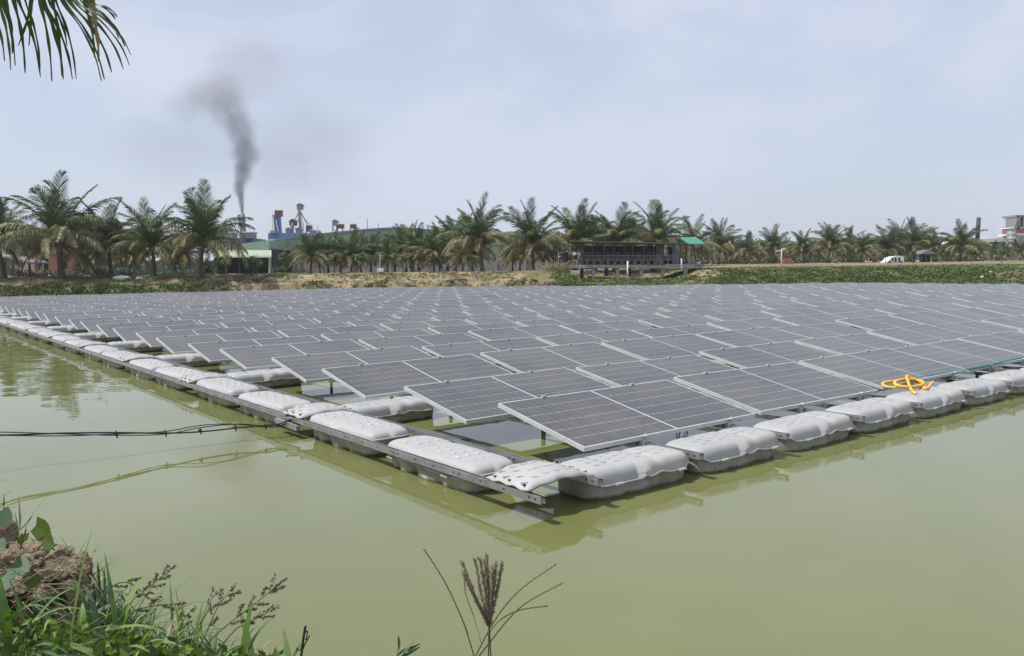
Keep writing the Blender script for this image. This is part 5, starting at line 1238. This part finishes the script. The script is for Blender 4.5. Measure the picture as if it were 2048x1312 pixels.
# dead twig and bud near the bottom edge
tw = thing('dead_stalk', 'single dark dead stalk standing at the bottom edge', 'dead stalk', at(602, 1330, 1.3))
q = MB(); q.tube(spline([at(598, 1340, 1.3), at(604, 1300, 1.3), at(607, 1275, 1.3), at(611, 1252, 1.3)]), .0022, 6); q.tube(spline([at(600, 1315, 1.3), at(609, 1290, 1.3), at(619, 1272, 1.3)]), .0012, 5); q.tube(spline([at(606, 1282, 1.3), at(600, 1300, 1.3), at(592, 1296, 1.3)]), .001, 5); q.tube(spline([at(607, 1270, 1.3), at(615, 1262, 1.3), at(612, 1280, 1.3)]), .001, 5); wpart(q, 'stem', M_dark, tw)
bd = thing('curled_leaf', 'pale curled leaf tip poking up at the bottom centre', 'leaf', at(800, 1330, 1.1))
q = MB()
for pts_ in ([(780, 1330), (800, 1306), (825, 1296), (840, 1288)], [(795, 1322), (815, 1300), (835, 1272)], [(790, 1318), (798, 1296), (796, 1272)], [(770, 1340), (805, 1315), (840, 1294)]):
    sp = spline([at(u, v, 1.1) for u, v in pts_], 5); q.strip(sp, [.0035 * math.sin(math.pi * (i + .6) / (len(sp) + .2)) + .0004 for i in range(len(sp))], Vector((.4, .5, .7)).normalized())
wpart(q, 'leaf_blade', M_grass2, bd)
# purple plumed grass
pg = thing('plume_grass', 'purple brush-headed grass plume rising at the bottom centre', 'grass plume', at(978, 1340, .95))
q = MB(); q.tube(spline([at(975, 1380, .95), at(977, 1310, .95), at(978, 1252, .95)]), .0011, 6); q.tube(spline([at(985, 1380, .96), at(981, 1300, .955), at(978.5, 1255, .95)]), .0009, 6); wpart(q, 'stem', M_stem, pg)
r = random.Random(77)
for k, (u, v) in enumerate([(926, 1128), (928, 1148), (951, 1122), (960, 1120), (970, 1127), (974, 1113), (992, 1130), (1004, 1131), (986, 1140), (966, 1150)]):
    q = MB(); a = at(978, 1252, .95); b = at(u, v, .95 + r.uniform(-.015, .015)); mid_ = a.lerp(b, .5) + Vector(((-.0015 if u < 960 else .001), 0, .001)); sp = spline([a, mid_, b], 12)
    q.tube(sp, [.0009] * len(sp), 4)
    for i, p in enumerate(sp):
        tg = (sp[min(i + 1, len(sp) - 1)] - sp[max(i - 1, 0)]).normalized()
        for j in range(11):
            rv = Vector((r.uniform(-1, 1), r.uniform(-1, 1), r.uniform(-1, 1))); d = (tg * 1.1 + (rv - tg * rv.dot(tg))).normalized(); pp_ = p + tg * r.uniform(-.002, .002); s2 = d.cross(rv + Vector((.1, .2, .3))).normalized()
            q.strip([pp_, pp_ + d * .0035, pp_ + d * r.uniform(.004, .0075)], [.0003, .0005, .00005], s2)
    wpart(q, 'spike', M_plume, pg)
# bare finger-grass stalks around the plume
for i, (pp, w_, lab) in enumerate([([(950, 1320), (940, 1285), (925, 1240), (890, 1165), (848, 1098)], .0009, 'thin straight stalk leaning left of the purple plume'), ([(942, 1330), (990, 1240), (1040, 1180), (1113, 1128)], .001, 'thin stalk arching right, the uppermost of three right of the plume'),
                              ([(945, 1330), (975, 1290), (1040, 1215), (1125, 1166)], .0013, 'stout stalk arching right, the middle of three right of the plume'), ([(975, 1270), (1000, 1240), (1040, 1220), (1095, 1212)], .0008, 'thin stalk arching right, the lowest of three right of the plume'),
                              ([(962, 1285), (948, 1235), (932, 1190), (929, 1160)], .0006, 'faint pale stalk just left of the plume stem')]):
    q = MB(); sp = spline([at(u, v, .97 + .01 * i) for u, v in pp], 14); q.tube(sp, [w_ * (1 - .55 * k / len(sp)) for k in range(len(sp))], 5)
    for k in range(len(sp) // 3, len(sp) - 1):
        tg = (sp[k + 1] - sp[k]).normalized(); s2 = tg.cross(Vector((0, 1, 0))).normalized() * (1 if k % 2 else -1); q.strip([sp[k], sp[k] + (tg + s2 * .35) * .003], [.0008, .0002], s2)
    q.build('finger_grass', M_stem if i < 4 else M_drystem, label=lab, category='grass stalk', group='bare grass stalks round the plume')
# hanging palm frond, upper left
fz = [((0, 60), (140, 920)), ((20, 0), (200, 860)), ((60, -40), (165, 700)), ((180, 0), (330, 960)), ((240, 0), (530, 1010)), ((330, 0), (530, 900)), ((425, 0), (240, 600)), ((400, -20), (380, 600)), ((520, 0), (680, 1070)), ((560, 0), (830, 1040)), ((690, 0), (810, 1000)),
      ((730, 0), (1000, 1040)), ((600, 60), (950, 1040)), ((640, 0), (880, 600)), ((800, 0), (1330, 1060)), ((830, 0), (1370, 1045)), ((900, 0), (1465, 950)), ((960, 0), (1620, 910)), ((1000, 0), (1700, 860)), ((1050, 0), (1715, 720)), ((1100, 0), (1640, 610)), ((1150, 0), (1560, 510)), ((1190, 0), (1540, 225)), ((1120, 60), (1240, 760)), ((1200, 10), (1515, 260)), ((980, 0), (1640, 600)), ((-150, 0), (60, 800)), ((-260, 0), (-60, 900)), ((1240, 250), (1290, 810))]
hf = thing('hanging_frond', 'near palm frond hanging into the upper left corner of the sky', 'palm frond', at(60, -60, 2.25))
r = random.Random(31)
for k, ((u0, v0), (u1, v1)) in enumerate(fz):
    Y = 2.25 + r.uniform(-.12, .12); s_ = 1 / 6.56; a = (u0 * s_, v0 * s_); b = (u1 * s_, v1 * s_); dx, dy = b[0] - a[0], b[1] - a[1]
    st = (a[0] - dx * .35, a[1] - 60 - abs(dx) * .1); cv = .16 * abs(dx) + 3
    pts = [at(*st, Y), at(*a, Y), at(a[0] + dx * .38 + cv * .5, a[1] + dy * .33, Y), at(a[0] + dx * .74 + cv * .45, a[1] + dy * .68, Y + .02), at(*b, Y + .03)]
    sp = spline(pts, 6); n = len(sp); wd = r.uniform(.0034, .0064) * (1 if (u1 - u0) < 620 else .8)
    q = MB(); q.strip(sp, [wd * (.8 + .3 * math.sin(i * .8 + k)) * (1 - (i / n) ** 2.5) + .0008 for i in range(n)], Vector((.8, .5, .25 * r.uniform(-1, 1))).normalized())
    wpart(q, 'leaflet', [M_frond, M_frond3, M_frond][k % 3] if k > 20 else M_frond, hf)
q = MB(); q.tube(spline([at(-420, -190, 2.25), at(-200, -160, 2.25), at(0, -95, 2.25), at(110, -60, 2.25), at(200, -22, 2.25)]), [.014] * 9 + [.012] * 8 + [.008] * 8 + [.005] * 8, 7) if False else q.tube([at(-420, -190, 2.25), at(-200, -160, 2.25), at(-60, -120, 2.25), at(60, -80, 2.25), at(170, -30, 2.25)], [.012, .010, .009, .007, .004], 7)
wpart(q, 'rachis', M_frond2, hf)

r = random.Random(91); q = MB()
for i in range(26):
    u, v = r.uniform(60, 900), r.uniform(900, 1200); p = atz(u, v, 0.0025); s_ = r.uniform(.003, .007); a0 = r.uniform(0, 6)
    q.add([p + Vector((s_ * math.cos(a0 + k * 1.05) * r.uniform(.5, 1), s_ * .6 * math.sin(a0 + k * 1.05) * r.uniform(.6, 1), 0)) for k in range(6)], [tuple(range(6))], r.choice((0, 0, 1)))
q.build('floating_debris', [M_dark, M_drystem], kind='stuff', label='scattered tiny leaf bits floating on the pond', category='debris')
# ================================================================== haze
HZ = bpy.data.materials.new('haze_air'); HZ.use_nodes = True; tt = HZ.node_tree; tt.nodes.clear()
o_ = N(tt, 'ShaderNodeOutputMaterial'); v_ = N(tt, 'ShaderNodeVolumePrincipled'); v_.inputs['Color'].default_value = (0.96, 0.97, 1.0, 1); v_.inputs['Density'].default_value = 0.00035; v_.inputs['Anisotropy'].default_value = 0.3
tt.links.new(v_.outputs[0], o_.inputs['Volume'])
q = MB(); q.box((0, 700, 28), (9200, 1700, 60)); q.build('haze', HZ, kind='stuff')
